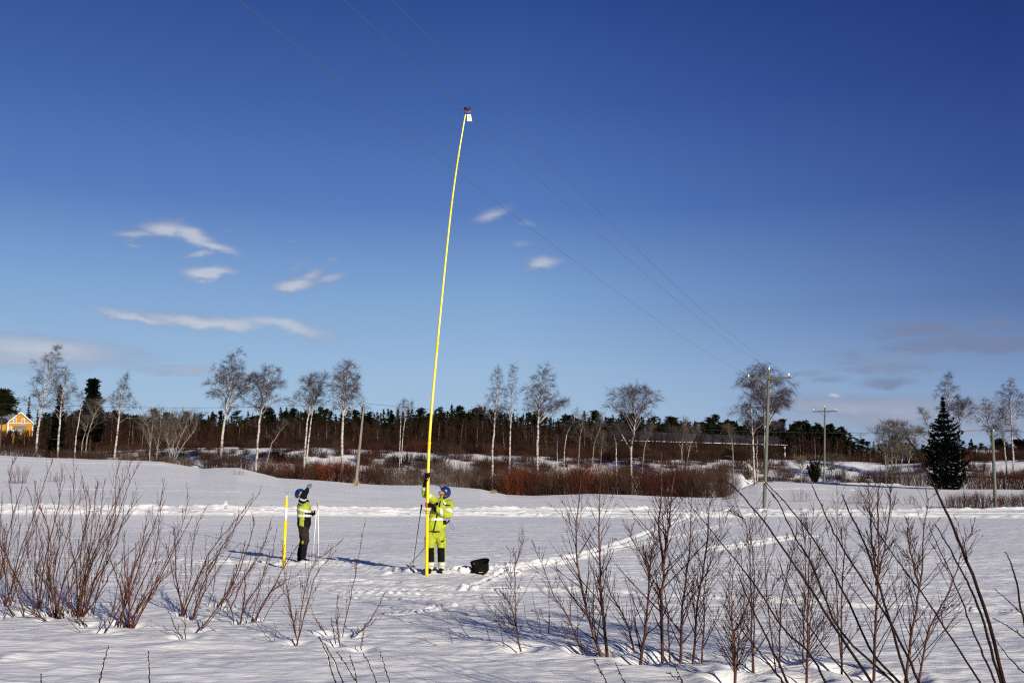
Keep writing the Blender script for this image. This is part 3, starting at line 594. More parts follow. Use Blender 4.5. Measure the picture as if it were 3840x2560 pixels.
def helmet(c, s_, f, u, parent, muff_mat, visor=False):
    g = Geo(); c = V3(*c); ax = [s_, f, u]
    g.ell(c + u * .03 - f * .008, (.112, .135, .118), ax, 24, 10, lo=-.30, hi=pi / 2)
    g.ell(c + u * .03 - f * .008, (.104, .127, .110), ax, 24, 10, lo=-.28, hi=pi / 2)
    g.loft([c + u * .005 + f * .118 - s_ * .075, c + u * .012 + f * .152, c + u * .005 + f * .118 + s_ * .075], [(.030, .006)] * 3, xdir=tuple(f), res=7)
    for q in (-.045, 0, .045): g.loft([c + u * (.139 - abs(q) * .25) + f * .09 * (1) + s_ * q - u * .035, c + u * (.152 - abs(q) * .3) + s_ * q, c + u * (.139 - abs(q) * .25) - f * .10 + s_ * q - u * .03], [.007] * 3, n=6, res=8)
    h = g.build('helmet', [M['blue_shell']], parent)
    for q in (-1, 1):
        e = Geo(); e.ell(c + s_ * q * .120 - u * .045 - f * .02, (.030, .040, .052), ax, 14, 8); e.build('ear_muff', [muff_mat], h)
        e = Geo(); e.loft([c + s_ * q * .126 - u * .03 - f * .02, c + s_ * q * .120 + u * .04 - f * .02], [(.016, .006)] * 2, xdir=tuple(f), n=8); e.build('muff_arm', [M['black_plastic']], h)
    e = Geo(); e.loft([c + s_ * .09 + u * .01, c + s_ * .075 - u * .06 + f * .04, c - u * .118 + f * .055, c - s_ * .075 - u * .06 + f * .04, c - s_ * .09 + u * .01], [(.010, .004)] * 5, xdir=tuple(f), n=6, res=12); e.build('chin_strap', [M['black_plastic']], h)
    return h

# ------------------------------------------------------------------ man holding the tall tube (local metres: x right, y away, z up)
def man_a():
    t = thing('person', man2, 'person in all yellow work clothes, head thrown back, both hands on the tall tube', 'person')
    b = man2
    def bx(px_, z_, y_): return None
    poleR = .034
    sh1, el1, wr1, ha1 = (-.085, .0, 1.48), (-.275, -.03, 1.66), (-.245, -.12, 1.905), (TPX(2.02), -.215, 2.02)
    sh2, el2, wr2, ha2 = (.235, .0, 1.415), (.20, -.10, 1.19), (-.06, -.20, 1.355), (TPX(1.405), -.215, 1.405)
    head = (.135, -.01, 1.655); s_, f, u = frame((.72, .25, .60), (-.62, -.60, .50)); neck = (.11, .02, 1.50)
    # body: one continuous skin surface
    g = Geo(); head_geo(g, head, s_, f, u, neck)
    g.loft([(-.03, 0, .88), (0, 0, 1.15), (.07, 0, 1.38), (.10, .01, 1.49)], [(.165, .11), (.15, .10), (.17, .10), (.08, .07)])
    for a, e, w in ((sh1, el1, wr1), (sh2, el2, wr2)): g.loft([a, e, w], [.055, .043, .032]); g.ell(a, (.06, .06, .06))
    g.loft([wr1, ha1 if False else (ha1[0] - .02, ha1[1] + .03, ha1[2] - .05)], [.032, .03]); g.loft([wr2, (ha2[0] + .08, ha2[1], ha2[2] - .01)], [.032, .028])
    for hx, kx, ax_ in ((-.115, -.13, -.135), (.065, .09, .095)): g.loft([(hx, 0, .90), (kx, -.03, .48), (ax_, .02, .08)], [.085, .058, .042]); g.loft([(ax_, .03, .05), (ax_ - .02, -.07, .04)], [(.034, .03), (.025, .02)])
    def sk(c, n):
        p = V3(*c) - V3(*head); return 1 if (np.dot(p, u) < -.035 and np.dot(p, f) > .02 and np.linalg.norm(p) < .14) else 0
    fuse('body', g, [M['skin'], M['beard']], t, .011, sk, 2)
    g = Geo(); c = V3(*head) + u * .022 + f * .098
    g.loft([c - s_ * .078 - f * .03, c - s_ * .034, c, c + s_ * .034, c + s_ * .078 - f * .03], [(.014, .009), (.021, .012), (.009, .008), (.021, .012), (.014, .009)], xdir=tuple(u), res=13, n=10)
    g.build('sunglasses', [M['black_plastic']], t)
    helmet(head, s_, f, u, t, M['black_plastic'])
    # jacket
    g = Geo()
    g.loft([(-.045, .0, .90), (-.02, 0, 1.0), (.01, .0, 1.15), (.055, 0, 1.32), (.085, .0, 1.43), (.10, .01, 1.49), (.115, .0, 1.545)], [(.215, .150), (.212, .150), (.190, .145), (.195, .150), (.185, .13), (.11, .10), (.078, .078)], res=16, n=20)
    g.loft([sh1, (-.19, -.01, 1.585), el1, wr1], [.098, .085, .075, .050], res=10); g.loft([sh2, (.235, -.06, 1.29), el2, (.06, -.16, 1.275), wr2], [.105, .098, .092, .075, .052], res=12)
    g.ell(sh2, (.11, .11, .11)); g.ell(sh1, (.10, .11, .10))
    def col(c, n):
        p = V3(*c); t1, d1 = seg_t(p, el1, wr1); t2, d2 = seg_t(p, el2, wr2); ta, da = seg_t(p, sh1, el1); tb, db = seg_t(p, sh2, el2)
        if d1 < .10 and t1 > .10 and p[2] > 1.68: return 2 if t1 > .55 else (1 if .28 < t1 < .46 else 0)
        if da < .13 and p[0] < -.13 and p[2] > 1.45: return 1 if .45 < ta < .60 else 0
        tt = (p[0] - el2[0]) / (wr2[0] - el2[0])
        if d2 < .098 and p[1] < -.07 and p[0] < .17 and (p[1] < -.165 or d2 < .07): return 2 if tt > .78 else (1 if .30 < tt < .48 else 0)
        if db < .125 and p[0] > .175: return 1 if .50 < tb < .74 else (2 if (.18 < tb < .30 and p[1] < -.05 and p[0] < .28) else 0)
        if 1.085 < p[2] < 1.135: return 1
        if p[0] > .125 and p[1] < .05 and .995 < p[2] < 1.18: return 2
        if p[2] < .865 and p[0] < .06: return 2
        if abs(p[0] - (-.065 + (p[2] - .9) * .22)) < .016 and p[1] < -.05 and p[2] < 1.5: return 2
        if 1.38 < p[2] < 1.50 and p[0] > .12 and abs((p[2] - 1.50) + (p[0] - .12) * .9 + .02) < .020: return 1
        if 1.38 < p[2] < 1.50 and p[0] > .12 and abs((p[2] - 1.50) + (p[0] - .12) * .9 + .058) < .014: return 2
        if abs(p[2] - 1.40 - (p[0] - .06) * 1.9) < .05 and abs(p[0] - .045 - (p[2] - 1.36) * .45) < .012 and p[1] < -.06 and 1.30 < p[2] < 1.40: return 2
        return 0
    j = fuse('jacket', g, [M['hivis'], M['reflect'], M['black_cloth']], t, .010, col, 2, .017)
    g = Geo(); g.box((.0, -.155, 1.435), (.058, .008, .055), mi=0); g.box((.0, -.156, 1.435), (.036, .006, .036), mi=1); g.build('badge', [M['black_cloth'], M['white_paint']], j, False)
    g = Geo(); g.loft([(.045, .04, 1.50), (.07, -.05, 1.535), (.12, -.085, 1.55), (.175, -.02, 1.54), (.17, .06, 1.53)], [(.030, .014)] * 5, xdir=(0, 0, 1), res=12); g.build('collar', [M['hivis']], j)
    # trousers
    g = Geo(); g.loft([(-.03, 0, .78), (-.03, 0, .93)], [(.185, .13), (.19, .135)])
    for hx, kx, ax_, sg in ((-.12, -.135, -.145, -1), (.062, .088, .095, 1)):
        g.loft([(hx, 0, .86), (hx + sg * .008, -.005, .70), (kx, -.025, .50), (kx, -.01, .38), (ax_, .01, .12)], [(.108, .115), (.106, .112), (.088, .096), (.085, .09), (.083, .088)], res=14)
    def colt(c, n):
        x, y, z = c
        if .215 < z < .515 and y < -.005 and abs(x - (-.135 if x < -.02 else .088)) < .075: return 2
        if .145 < z < .205 or .065 < z < .12: return 1
        return 0
    tr = fuse('trousers', g, [M['hivis'], M['reflect'], M['black_cloth']], t, .010, colt, 2, .016)
    for x in (-.235, .165):
        g = Geo(); g.box((x, -.035, .63), (.055, .14, .19), taper=.92); g.box((x * 1.0, -.035, .705), (.068, .155, .055)); po = fuse('cargo_pocket', g, [M['hivis']], tr, .008, None, 3)
    g = Geo(); g.box((.12, -.135, .655), (.05, .01, .03)); g.build('pocket_label', [M['brown_cloth']], tr, False)
    for x in (-.148, .092):
        g = Geo(); g.loft([(x + .005, .05, .045), (x - .01, -.03, .05), (x - .045, -.15, .032)], [(.052, .05), (.05, .045), (.042, .030)], res=8); g.loft([(x, .01, .05), (x, .01, .13)], [.055, .06]); g.box((x - .015, -.045, .005), (.10, .26, .025))
        fuse('boot', g, [M['black_cloth']], t, .009, None, 3)
    A = unit(V3(TPX(2.0) - TPX(1.4), 0, .6))
    fuse('glove', grip(ha1, A, (-.5, .75, -.55), poleR, 1), [M['glove_black']], t, .006, None, 1)
    def gc(c, n): p = V3(*c) - V3(*ha2); return 1 if (p[0] < .012 and n[1] < .3) else 0
    g2 = grip(ha2, A, (1, .12, 0), poleR, -1); fuse('glove', g2, [M['glove_black'], M['glove_red']], t, .006, gc, 1)
    g = Geo(); g.loft([wr2, (ha2[0] + .10, ha2[1], ha2[2] - .012)], [.046, .038]); g.build('cuff', [M['black_cloth']], t)
    g = Geo(); g.loft([wr1, (ha1[0] - .025, ha1[1] + .04, ha1[2] - .035)], [.049, .043]); g.build('cuff', [M['black_cloth']], t)

# image column of the tall tube as a local x of the man (z above his feet)
TUBE_PX = [(1600, 2158), (1601, 2040), (1603, 1900), (1608, 1698), (1619, 1530), (1633, 1372), (1659, 1100), (1690, 800), (1717, 600), (1744, 437)]
def TPX(z):
    k = man2.y - .215
    best = None
    for (x, y) in bez(TUBE_PX, 80):
        u, r = ray(x, y); zz = EYE + r * k - man2.z
        if best is None or abs(zz - z) < best[0]: best = (abs(zz - z), u * k - man2.x)
    return best[1]
man_a()

def man_b():
    t = thing('person', man1, 'person in dark trousers and yellow black jacket, one arm raised, holding white ski poles', 'person')
    head = (-.085, .0, 1.635); s_, f, u = frame((-.68, .05, .72), (.70, .12, .66)); neck = (-.03, 0, 1.47)
    shr, elr, wrr, har = (-.0, -.185, 1.455), (.055, -.30, 1.60), (.110, -.20, 1.735), (.130, -.18, 1.80)
    shl, ell_, wrl, hal = (.0, .185, 1.42), (.10, .19, 1.17), (.255, .04, 1.19), (.338, .0, 1.205)
    g = Geo(); head_geo(g, head, s_, f, u, neck)
    g.loft([(.0, 0, .88), (.01, 0, 1.15), (-.01, 0, 1.36), (-.03, 0, 1.46)], [(.11, .155), (.10, .14), (.105, .165), (.07, .075)])
    for a, e, w in ((shr, elr, wrr), (shl, ell_, wrl)): g.loft([a, e, w], [.055, .043, .032])
    LEG = (((-.0, -.085, .90), (.085, -.10, .54), (.035, -.10, .09)), ((-.0, .085, .90), (-.01, .10, .50), (-.085, .10, .09)))
    for h, k, a in LEG: g.loft([h, k, a], [.085, .058, .042]); g.loft([V3(*a) - V3(0, 0, .04), V3(*a) + V3(.12, 0, -.055)], [(.035, .04), (.025, .035)])
    fuse('body', g, [M['skin']], t, .011, None, 2)
    g = Geo(); c = V3(*head) + u * .022 + f * .098
    g.loft([c - s_ * .078 - f * .03, c - s_ * .034, c, c + s_ * .034, c + s_ * .078 - f * .03], [(.014, .009), (.021, .012), (.009, .008), (.021, .012), (.014, .009)], xdir=tuple(u), res=13, n=10); g.build('sunglasses', [M['black_plastic']], t)
    helmet(head, s_, f, u, t, M['yellow_pad'])
    g = Geo()
    g.loft([(-.03, 0, 1.40), (-.045, 0, 1.50), (-.05, 0, 1.54)], [(.10, .12), (.085, .085), (.08, .08)])
    g.loft([(.015, 0, .90), (.015, 0, 1.0), (.02, 0, 1.15), (.0, 0, 1.30), (-.015, 0, 1.40), (-.03, 0, 1.47)], [(.165, .205), (.165, .205), (.175, .20), (.172, .20), (.15, .19), (.10, .11)], res=14, n=20)
    g.loft([shr, (.03, -.25, 1.53), elr, wrr], [.098, .094, .084, .055], res=9); g.loft([shl, ell_, wrl], [.095, .08, .052], res=9)
    def col(c, n):
        p = V3(*c); x, y, z = p; t1, d1 = seg_t(p, elr, wrr); t0, d0 = seg_t(p, shr, elr); t2, d2 = seg_t(p, ell_, wrl); t3, d3 = seg_t(p, shl, ell_)
        if d0 < .115 and y < -.21 and z > 1.41 or z > 1.56: return 1 if (.02 < t0 < .17 or .66 < t0 < .92) and z < 1.62 else 2
        if d1 < .09 and z > 1.52: return 2
        if d2 < .085 and x > .185: return 2
        zt = z + x * .25
        if 1.235 < zt < 1.285: return 1
        if x > .06 and z < 1.20: return 1 if 1.10 < z + (x - .1) * .2 < 1.155 else 2
        if 1.105 < z < 1.155: return 1
        if x < -.06 and z < 1.08: return 2
        if z > 1.45: return 2 if x > -.0 else 0
        return 0
    j = fuse('jacket', g, [M['hivis_dirty'], M['reflect'], M['black_cloth']], t, .010, col, 2, .017)
    g = Geo(); g.loft([(-.10, -.10, 1.47), (.0, -.14, 1.43), (.08, -.10, 1.44)], [(.028, .018)] * 3, xdir=(0, 0, 1), res=8); g.build('collar', [M['hivis_dirty']], j)
    g = Geo(); g.loft([(.0, 0, .80), (.0, 0, .93)], [(.125, .175), (.13, .18)])
    for h, k, a in LEG:
        h, k, a = V3(*h), V3(*k), V3(*a)
        g.loft([h - V3(0, 0, .03), h * .5 + k * .5 + V3(-.005, 0, 0), k, k * .62 + a * .38 + V3(-.012, 0, 0), a + V3(0, 0, .05)], [(.128, .112), (.116, .102), (.092, .088), (.078, .082), (.080, .080)], res=14)
    def colt(c, n):
        if c[2] < .43: return 2
        return 1 if (c[1] < -.06 and c[0] < .055 and .445 < c[2] < .52 and c[0] > -.035) else 0
    fuse('trousers', g, [M['brown_cloth'], M['hivis_dirty'], M['black_cloth']], t, .010, colt, 2, .018)
    for h, k, a in LEG:
        g = Geo(); a = V3(*a); g.loft([a + V3(-.03, 0, -.03), a + V3(.05, 0, -.04), a + V3(.15, 0, -.058)], [(.045, .05), (.042, .05), (.028, .042)], res=8, xdir=(0, 0, 1)); g.loft([a + V3(0, 0, -.02), a + V3(0, 0, .16)], [.058, .066]); g.box(a + V3(.05, 0, -.082), (.27, .10, .022))
        fuse('boot', g, [M['black_cloth']], t, .009, None, 3)
    # raised open hand shading the eyes
    g = Geo(); c = V3(*har); d = unit(V3(.28, .25, .9)); sd = unit(np.cross(d, (0, 1, 0))); 
    g.loft([c - d * .03, c + d * .045], [(.040, .020), (.044, .018)], xdir=tuple(sd))
    for i, (o, L_) in enumerate(((-.032, .060), (-.011, .075), (.011, .072), (.031, .056))):
        g.loft([c + d * .045 + sd * o, c + d * (.045 + L_ * .5) + sd * o * 1.1 + V3(.012, 0, 0), c + d * (.045 + L_ * .85) + sd * o * 1.15 + V3(.035, 0, -.002)], [.0115, .011, .009], n=8)
    g.loft([c - sd * .03, c - sd * .062 + d * .03, c - sd * .072 + d * .062], [.014, .012, .010], n=8)
    fuse('glove', g, [M['glove_teal']], t, .006, None, 1)
    fuse('glove', grip(hal, (0, 0, 1), (-1, .1, -.05), .012, 1), [M['glove_grey']], t, .006, None, 1)
    g = Geo(); g.loft([wrl, (.275, .0, 1.20)], [.045, .036]); g.build('cuff', [M['black_cloth']], t)
    g = Geo(); g.loft([wrr, V3(*har) - V3(*d) * .03], [.046, .038]); g.build('cuff', [M['black_cloth']], t)
man_b()

# ------------------------------------------------------------------ ski poles
def ski_pole(top, bot, label, shaft, gripm, basket=True, r_=.008, strap=None, rings=True):
    top = Vector(top); bot = Vector(bot); t = thing('ski_pole', bot, label, 'ski pole', 'ski poles of the two workers')
    P = lambda q: np.array(bot.lerp(top, q) - bot)
    g = Geo(); g.loft([P(0), P(.9)], [r_ * .7, r_ * 1.1], n=10, cap=False); g.build('shaft', [shaft], t)
    g = Geo(); g.loft([P(.885), P(.93), P(1)], [.016, .015, .018], n=10, res=6); g.build('grip', [gripm], t)
    ax = unit(np.array(top - bot)); sx = unit(np.cross(ax, (0, 1, 0))); sy = np.cross(ax, sx); c = P(.055)
    g = Geo(); ring = [c + (sx * cos(a) + sy * sin(a)) * .052 for a in np.linspace(0, 2 * pi, 17)]
    g.loft(ring, [.006] * 17, n=6, cap=False)
    for a in np.linspace(0, 2 * pi, 6)[:-1]: g.loft([c, c + (sx * cos(a) + sy * sin(a)) * .052], [.005, .004], n=6)
    g.build('basket', [M['black_plastic']], t)
    if strap:
        g = Geo(); q = P(.985); g.loft([q, q + V3(*strap) * .35 + V3(0, 0, .02), q + V3(*strap), q + V3(*strap) * .75 - V3(.03, 0, .035), q + V3(*strap) * .25 - V3(.008, 0, .05), q - V3(0, 0, .01)], [(.009, .003)] * 6, xdir=(0, 1, 0), res=18, n=6); g.build('strap', [M['black_cloth']], t)
dm = man2.y
ski_pole(at(1581, 1893, dm + .25), at(1546, 2136, dm + .55), 'black ski pole stuck upright in the snow behind the tall tube', M['black_plastic'], M['black_plastic'], strap=(.10, 0, -.16))
ski_pole(at(1685, 1950, dm + .24), at(1522, 2132, dm + .30), 'black ski pole leaning behind the yellow clad person, loop at his hip', M['black_plastic'], M['black_plastic'], strap=(.13, 0, -.17))
b1 = Vector(man1)
ski_pole(b1 + Vector((.325, .01, 1.49)), b1 + Vector((.245, .05, .085)), 'white ski pole in the raised arm person\'s hand, basket nearer to the boots', M['white_paint'], M['glove_grey'], r_=.010)
ski_pole(b1 + Vector((.352, -.015, 1.45)), b1 + Vector((.402, -.03, .05)), 'white ski pole in the raised arm person\'s hand, basket farther from the boots', M['white_paint'], M['glove_grey'], r_=.010)

# ------------------------------------------------------------------ tall measuring tube
P1d = 75.0; LDX = .408
p1top = at(2883, 1385, P1d); WX0 = p1top.x - LDX * P1d
def on_line(x, y, off=0.0):
    """point of the pixel on the upright plane of the power line (off = metres across the line)"""
    u, r_ = ray(x, y); x0 = WX0 + off * sqrt(1 + LDX * LDX); d = x0 / (u - LDX); return Vector((u * d, d, EYE + r_ * d))
topP = on_line(1744, 425)
def tall_tube():
    pts = bez(TUBE_PX, 60); n = len(pts); k0 = man2.y - .215; out = []
    ys = pts[:, 1]
    for (x, y) in pts:
        f_ = max(0, (2158 - y) / (2158 - 437.)); hand = .42
        d = k0 + (topP.y - k0) * (max(0, f_ - .14) / .86) ** 1.15
        out.append(at(x, y, d))
    base = Vector(out[0]); t = thing('measuring_tube', base, 'very tall bending yellow telescopic tube reaching up to the wire', 'measuring tube')
    L_ = [np.array(p - base) for p in out]
    rad = np.interp(np.linspace(0, 1, n), [0, .2, .45, .7, 1], [.034, .033, .029, .023, .018])
    cuts = [0, .36, .60, .80, .90, 1.0]; idx = [int(c * (n - 1)) for c in cuts]
    for q in range(len(idx) - 1):
        a, b = idx[q], idx[q + 1] + 1
        g = Geo(); g.loft(L_[a:b], [float(v) * (1.0 - .04 * q) for v in rad[a:b]], n=14, cap=False); g.build('tube_section', [M[('pole_yellow', 'pole_yellow', 'pole_mid', 'pole_mid', 'pole_pale')[q]]], t)
        if q: g = Geo(); g.loft([L_[a] - (L_[a + 1] - L_[a]) * .12, L_[a] + (L_[a + 1] - L_[a]) * .12], [float(rad[a]) * 1.25] * 2, n=14, cap=False); g.build('collar', [M['pole_yellow']], t)
    # two black rings below the lower hand
    for z in (1.245, 1.285):
        x = TPX(z); j = min(range(n), key=lambda i: abs(out[i].z - man2.z - z)); dvec = unit(L_[j + 1] - L_[j]); c = L_[j] + dvec * ((z - (out[j].z - man2.z)))
        g = Geo(); g.loft([c - dvec * .006, c + dvec * .006], [.0365] * 2, n=14, cap=False); g.build('ring', [M['black_plastic']], t)
    T = L_[-1]; s = topP.y / F                      # metres per pixel at the tip
    def q(x, y, dy=0): return np.array(at(x, y, topP.y + dy) - base)
    g = Geo(); g.loft([q(1744.5, 437), q(1746, 428)], [.015, .014], n=10); g.build('tip_sleeve', [M['white_paint']], t)
    g = Geo(); g.loft([q(1745, 429), q(1746, 420)], [.020, .028], n=10); g.loft([q(1739, 419), q(1752, 422), q(1763, 419)], [.012, .016, .012], n=8, mi=1); g.build('gauge_mount', [M['black_plastic'], M['red_plastic']], t)
    g = Geo(); g.loft([q(1739, 416), q(1752, 416), q(1765, 416)], [.020, .024, .020], n=10); g.box(q(1752, 409), (.12, .06, .045)); hd = g.build('gauge_head', [M['black_plastic']], t)
    for sx, xx in ((-1, 1742), (1, 1763)):
        g = Geo(); g.loft([q(xx - sx * 2, 421), q(xx, 414), q(xx - sx * 1, 409)], [.013, .017, .012], n=8); g.build('wheel_guard', [M['red_plastic']], hd)
        g = Geo(); g.loft([q(xx, 414), q(xx - sx * 1.5, 408), q(xx - sx * .5, 400)], [.024, .019, .005], n=8); g.build('guide_horn', [M['black_plastic']], hd)
    # hanging tag plate
    g = Geo(); a = [q(1752, 430, .02), q(1765.5, 430, .02), q(1770, 455, -.05), q(1752, 455, -.05)]; nrm = unit(np.cross(a[1] - a[0], a[3] - a[0])) * .006
    V = [p + nrm for p in a] + [p - nrm for p in a]; g.add(V, [[0, 1, 2, 3], [7, 6, 5, 4], [0, 4, 5, 1], [1, 5, 6, 2], [2, 6, 7, 3], [3, 7, 4, 0]])
    tg = g.build('tag_plate', [M['white_paint']], t, False)
    nn = nrm if nrm[1] < 0 else -nrm
    for (t0, t1, x0, x1, mm) in ((.22, .50, .18, .82, 'tag_yellow'), (.58, .90, .18, .86, 'tag_pale')):
        L0 = lambda s0, tt: (a[0] * (1 - s0) + a[1] * s0) * (1 - tt) + (a[3] * (1 - s0) + a[2] * s0) * tt
        g = Geo(); g.add([L0(x0, t0) + nn * 1.5, L0(x1, t0) + nn * 1.5, L0(x1, t1) + nn * 1.5, L0(x0, t1) + nn * 1.5], [[0, 1, 2, 3]]); g.build('tag_field', [M[mm]], tg, False)
    g = Geo(); g.loft([q(1758, 431, .02), q(1757, 421)], [.003, .003], n=6); g.build('tag_cord', [M['black_plastic']], t)
tall_tube()

def short_tube():
    b = Vector(tubeB); d = b.y; top = at(1075.6, 1846, d + .02); t = thing('collapsed_tube', b, 'short collapsed yellow tube standing upright in the snow beside the person in dark trousers', 'tube')
    P = lambda q: np.array(b.lerp(top, q) - b)
    segs = [('tube_section', -.03, .63, .036, .034, 'pole_yellow'), ('tape_wrap', .63, .80, .0355, .034, 'clear_tape'), ('tube_section', .80, .845, .033, .033, 'pole_yellow'), ('collar', .845, .875, .036, .036, 'pole_yellow'), ('tube_section', .875, .925, .032, .024, 'pole_yellow'), ('tip_sleeve', .925, .965, .014, .013, 'white_paint'), ('tip', .965, 1.0, .016, .014, 'alu')]
    for nm, a, c, ra, rb, mm in segs: g = Geo(); g.loft([P(a), P(c)], [ra, rb], n=14, cap=False); g.build(nm, [M[mm]], t)
    g = Geo(); c = P(1.0); g.loft([c + V3(-.055, 0, .004), c, c + V3(.06, 0, .006)], [.005, .007, .005], n=6); g.build('crosspiece', [M['alu']], t)
short_tube()

def bag():
    b = Vector(bagP); s = b.y / F * .287                  # metres per crop pixel
    t = thing('tool_bag', b, 'slumped open black tool bag standing alone on the snow', 'bag')
    q = lambda x, y: ((x - 1075) * s, (1436 - y) * s)
    n = 28; prof = [(0.0, 110, 4), (.3, 111, 3), (.65, 110, 2), (.85, 115, 0), (1.0, 123, 2)]
    V = []; Fl = []
    def rim(a):   # rim height varies: high at the right, low on the left front
        return 158 + 14 * cos(a - .15) + 6 * sin(2 * a + .6) + 24 * sin(a)
    for lvl, w, sh in prof:
        for k in range(n):
            a = 2 * pi * k / n; wob = 1 + .05 * sin(3 * a + lvl * 4) + .03 * sin(5 * a)
            V.append((((w * wob) * cos(a) + sh) * s, .75 * w * wob * sin(a) * s, lvl * rim(a) * s))
    for lvl, w in ((1.0, 117), (.6, 100), (.1, 90)):
        for k in range(n):
            a = 2 * pi * k / n; wob = 1 + .05 * sin(3 * a + lvl * 4) + .03 * sin(5 * a)
            V.append((w * wob * cos(a) * s, .75 * w * wob * sin(a) * s, (lvl * rim(a) * (.985 if lvl == 1 else 1)) * s + .01))
    L_ = len(prof) + 3
    for i in range(L_ - 1):
        for k in range(n): k2 = (k + 1) % n; Fl.append([i * n + k, i * n + k2, (i + 1) * n + k2, (i + 1) * n + k])
    Fl.append([(L_ - 1) * n + k for k in range(n)]); Fl.append(list(range(n))[::-1])
    g = Geo(); g.add(V, Fl); body = g.build('bag_shell', [M['bag']], t)
    g = Geo(); g.loft([(rx * s, ry * s, rz * s) for rx, ry, rz in [(121 * cos(a), 91 * sin(a), rim(a)) for a in np.linspace(0, 2 * pi, 25)]], [.008] * 25, n=6, cap=False); g.build('rim', [M['bag']], body)
    g = Geo(); g.loft([(-.20, -.05, .03), (-.16, -.08, .06), (-.11, -.10, .02)], [.012, .018, .014], res=8, n=8); g.build('strap_end', [M['bag']], t)
    g = Geo()
    for i, (x, w, h) in enumerate(((-.045, .018, .016), (-.022, .015, .020), (.0, .017, .014), (.022, .014, .018), (.044, .016, .013))): g.box((x + .02, -.75 * 110 * s * (1 - .10 * ((i - 2) / 2) ** 2) - .004, .055 + .004 * (i % 2)), (w, .006, h * .6)); 
    g.build('yellow_lettering', [M['yellow_band']], body, False)
    g = Geo(); g.loft([(-.13, .06, .20), (-.09, .10, .175), (-.05, .10, .165)], [(.016, .006)] * 3, xdir=(0, 0, 1), n=8, res=6); g.build('yellow_lining_mark', [M['yellow_band']], body)
bag()

# ------------------------------------------------------------------ power line: pylons and wires
INS = {}
def pylon(key, base_px, top_px, d, label, arm_w, arm_y, R0, R1, detail=True, drop=None):
    b = at(*base_px, d); gz = g1(b.x, b.y); top = at(top_px[0], top_px[1], d); k = d / F
    b = Vector((b.x, b.y, min(b.z, gz + .05)))
    t = thing('power_pole', b, label, 'power pole', 'wooden power poles with a crossarm'); T = np.array(top - b)
    g = Geo(); g.loft([V3(0, 0, -.4), V3(0, 0, 0) + T * .0, T], [R0, R0, R1], n=16, cap=False); g.build('pole', [M['wood_pole']], t)
    perp = unit(V3(1, -LDX, 0)); al = unit(V3(LDX, 1, 0)); ac = T * ((at(top_px[0], arm_y, d).z - b.z) / T[2]); ac = ac - al * (R1 + .05)
    g = Geo(); g.box(ac, (arm_w, .10, .17), ax=[perp, al, V3(0, 0, 1)]); arm = g.build('crossarm', [M['crossarm']], t, False)
    for q in (-.25, 0, .25):
        g = Geo(); g.loft([ac + perp * arm_w * q - al * .045, ac + perp * arm_w * q - al * .075], [.03, .025], n=8); g.build('bolt', [M['iron']], arm)
    for q in (-1, 1):
        g = Geo(); g.loft([ac + perp * arm_w * .215 * q - V3(0, 0, .07), ac + V3(0, 0, -.80) + al * .0 + perp * .03 * q], [(.022, .012)] * 2, xdir=tuple(perp), n=6); g.build('brace', [M['iron']], t)
    pr = [(.015, -.02), (.015, .04), (.05, .05), (.062, .075), (.05, .11), (.058, .125), (.05, .16), (.036, .175), (.046, .195), (.040, .235), (.0, .245)]
    for nm, c in (('L', ac - perp * arm_w * .455 + V3(0, 0, .085)), ('M', T), ('R', ac + perp * arm_w * .455 + V3(0, 0, .085))):
        V, Fl = lathe(pr, 12); g = Geo(); g.add([c + V3(*v) * 1.15 + V3(0, 0, .03) for v in V], Fl); ins = g.build('insulator', [M['porcelain']], t)
        g = Geo(); g.loft([c - V3(0, 0, .12 if nm != 'M' else 0), c + V3(0, 0, .05)], [.014, .014], n=6); g.build('pin', [M['iron']], ins)
        INS[key + nm] = Vector(b) + Vector(c) + Vector((0, 0, .26))
    return t, b
t1, b1_ = pylon('a', (2866, 1905), (2884, 1390), 75.0, 'nearest and tallest wooden power pole with white insulators', 3.45, 1419, .145, .105)
g = Geo(); g.loft([V3(0.04, 0, 2.03), V3(0.05, 0, 2.10)], [.147, .146], n=16, cap=False); g.build('yellow_band', [M['yellow_band']], t1)
t2, b2_ = pylon('b', (3091, 1807), (3093, 1528), 138.0, 'second wooden power pole, at the far field edge beside a dark juniper', 3.45, 1542, .15, .11)
g = Geo(); g.loft([V3(0, 0, 1.93), V3(0, 0, 2.05)], [.153, .152], n=16, cap=False); g.build('yellow_band', [M['yellow_band']], t2)
t3, b3_ = pylon('c', (3225, 1751), (3229, 1622), 297.0, 'third and farthest wooden power pole with a crossarm, up on the snow bank', 3.9, 1629, .17, .13)
def wire(name, P, r_, label, m_=None, group='bare wires of the power line', cat='wire'):
    b = Vector(P[0]); V, Fq = tubes([(np.array([np.array(p) - np.array(b) for p in P]), np.full(len(P), r_))], 6)
    o = mesh_np(name, V, Fq, m_ or M['wire']); o.location = b; return tag(o, label, cat, group)
WPX = {'L': ([(900, 0), (1310, 321), (1711, 640), (1912, 800), (2274, 1065), (2600, 1287), (2779, 1387)], -1.57), 'M': ([(1282, 0), (1463, 163), (1736, 418), (2000, 656), (2274, 902), (2842, 1355)], 0.0),
       'R': ([(1468, 0), (1718, 253), (2000, 542), (2274, 813), (2874, 1355)], 1.57)}
WL_ = {'L': 'bare overhead wire on the left insulators, the lowest of the three lines', 'M': 'bare overhead wire on the pole tops, touched by the tall yellow tube', 'R': 'bare overhead wire on the right insulators, passing right of the tube tip'}
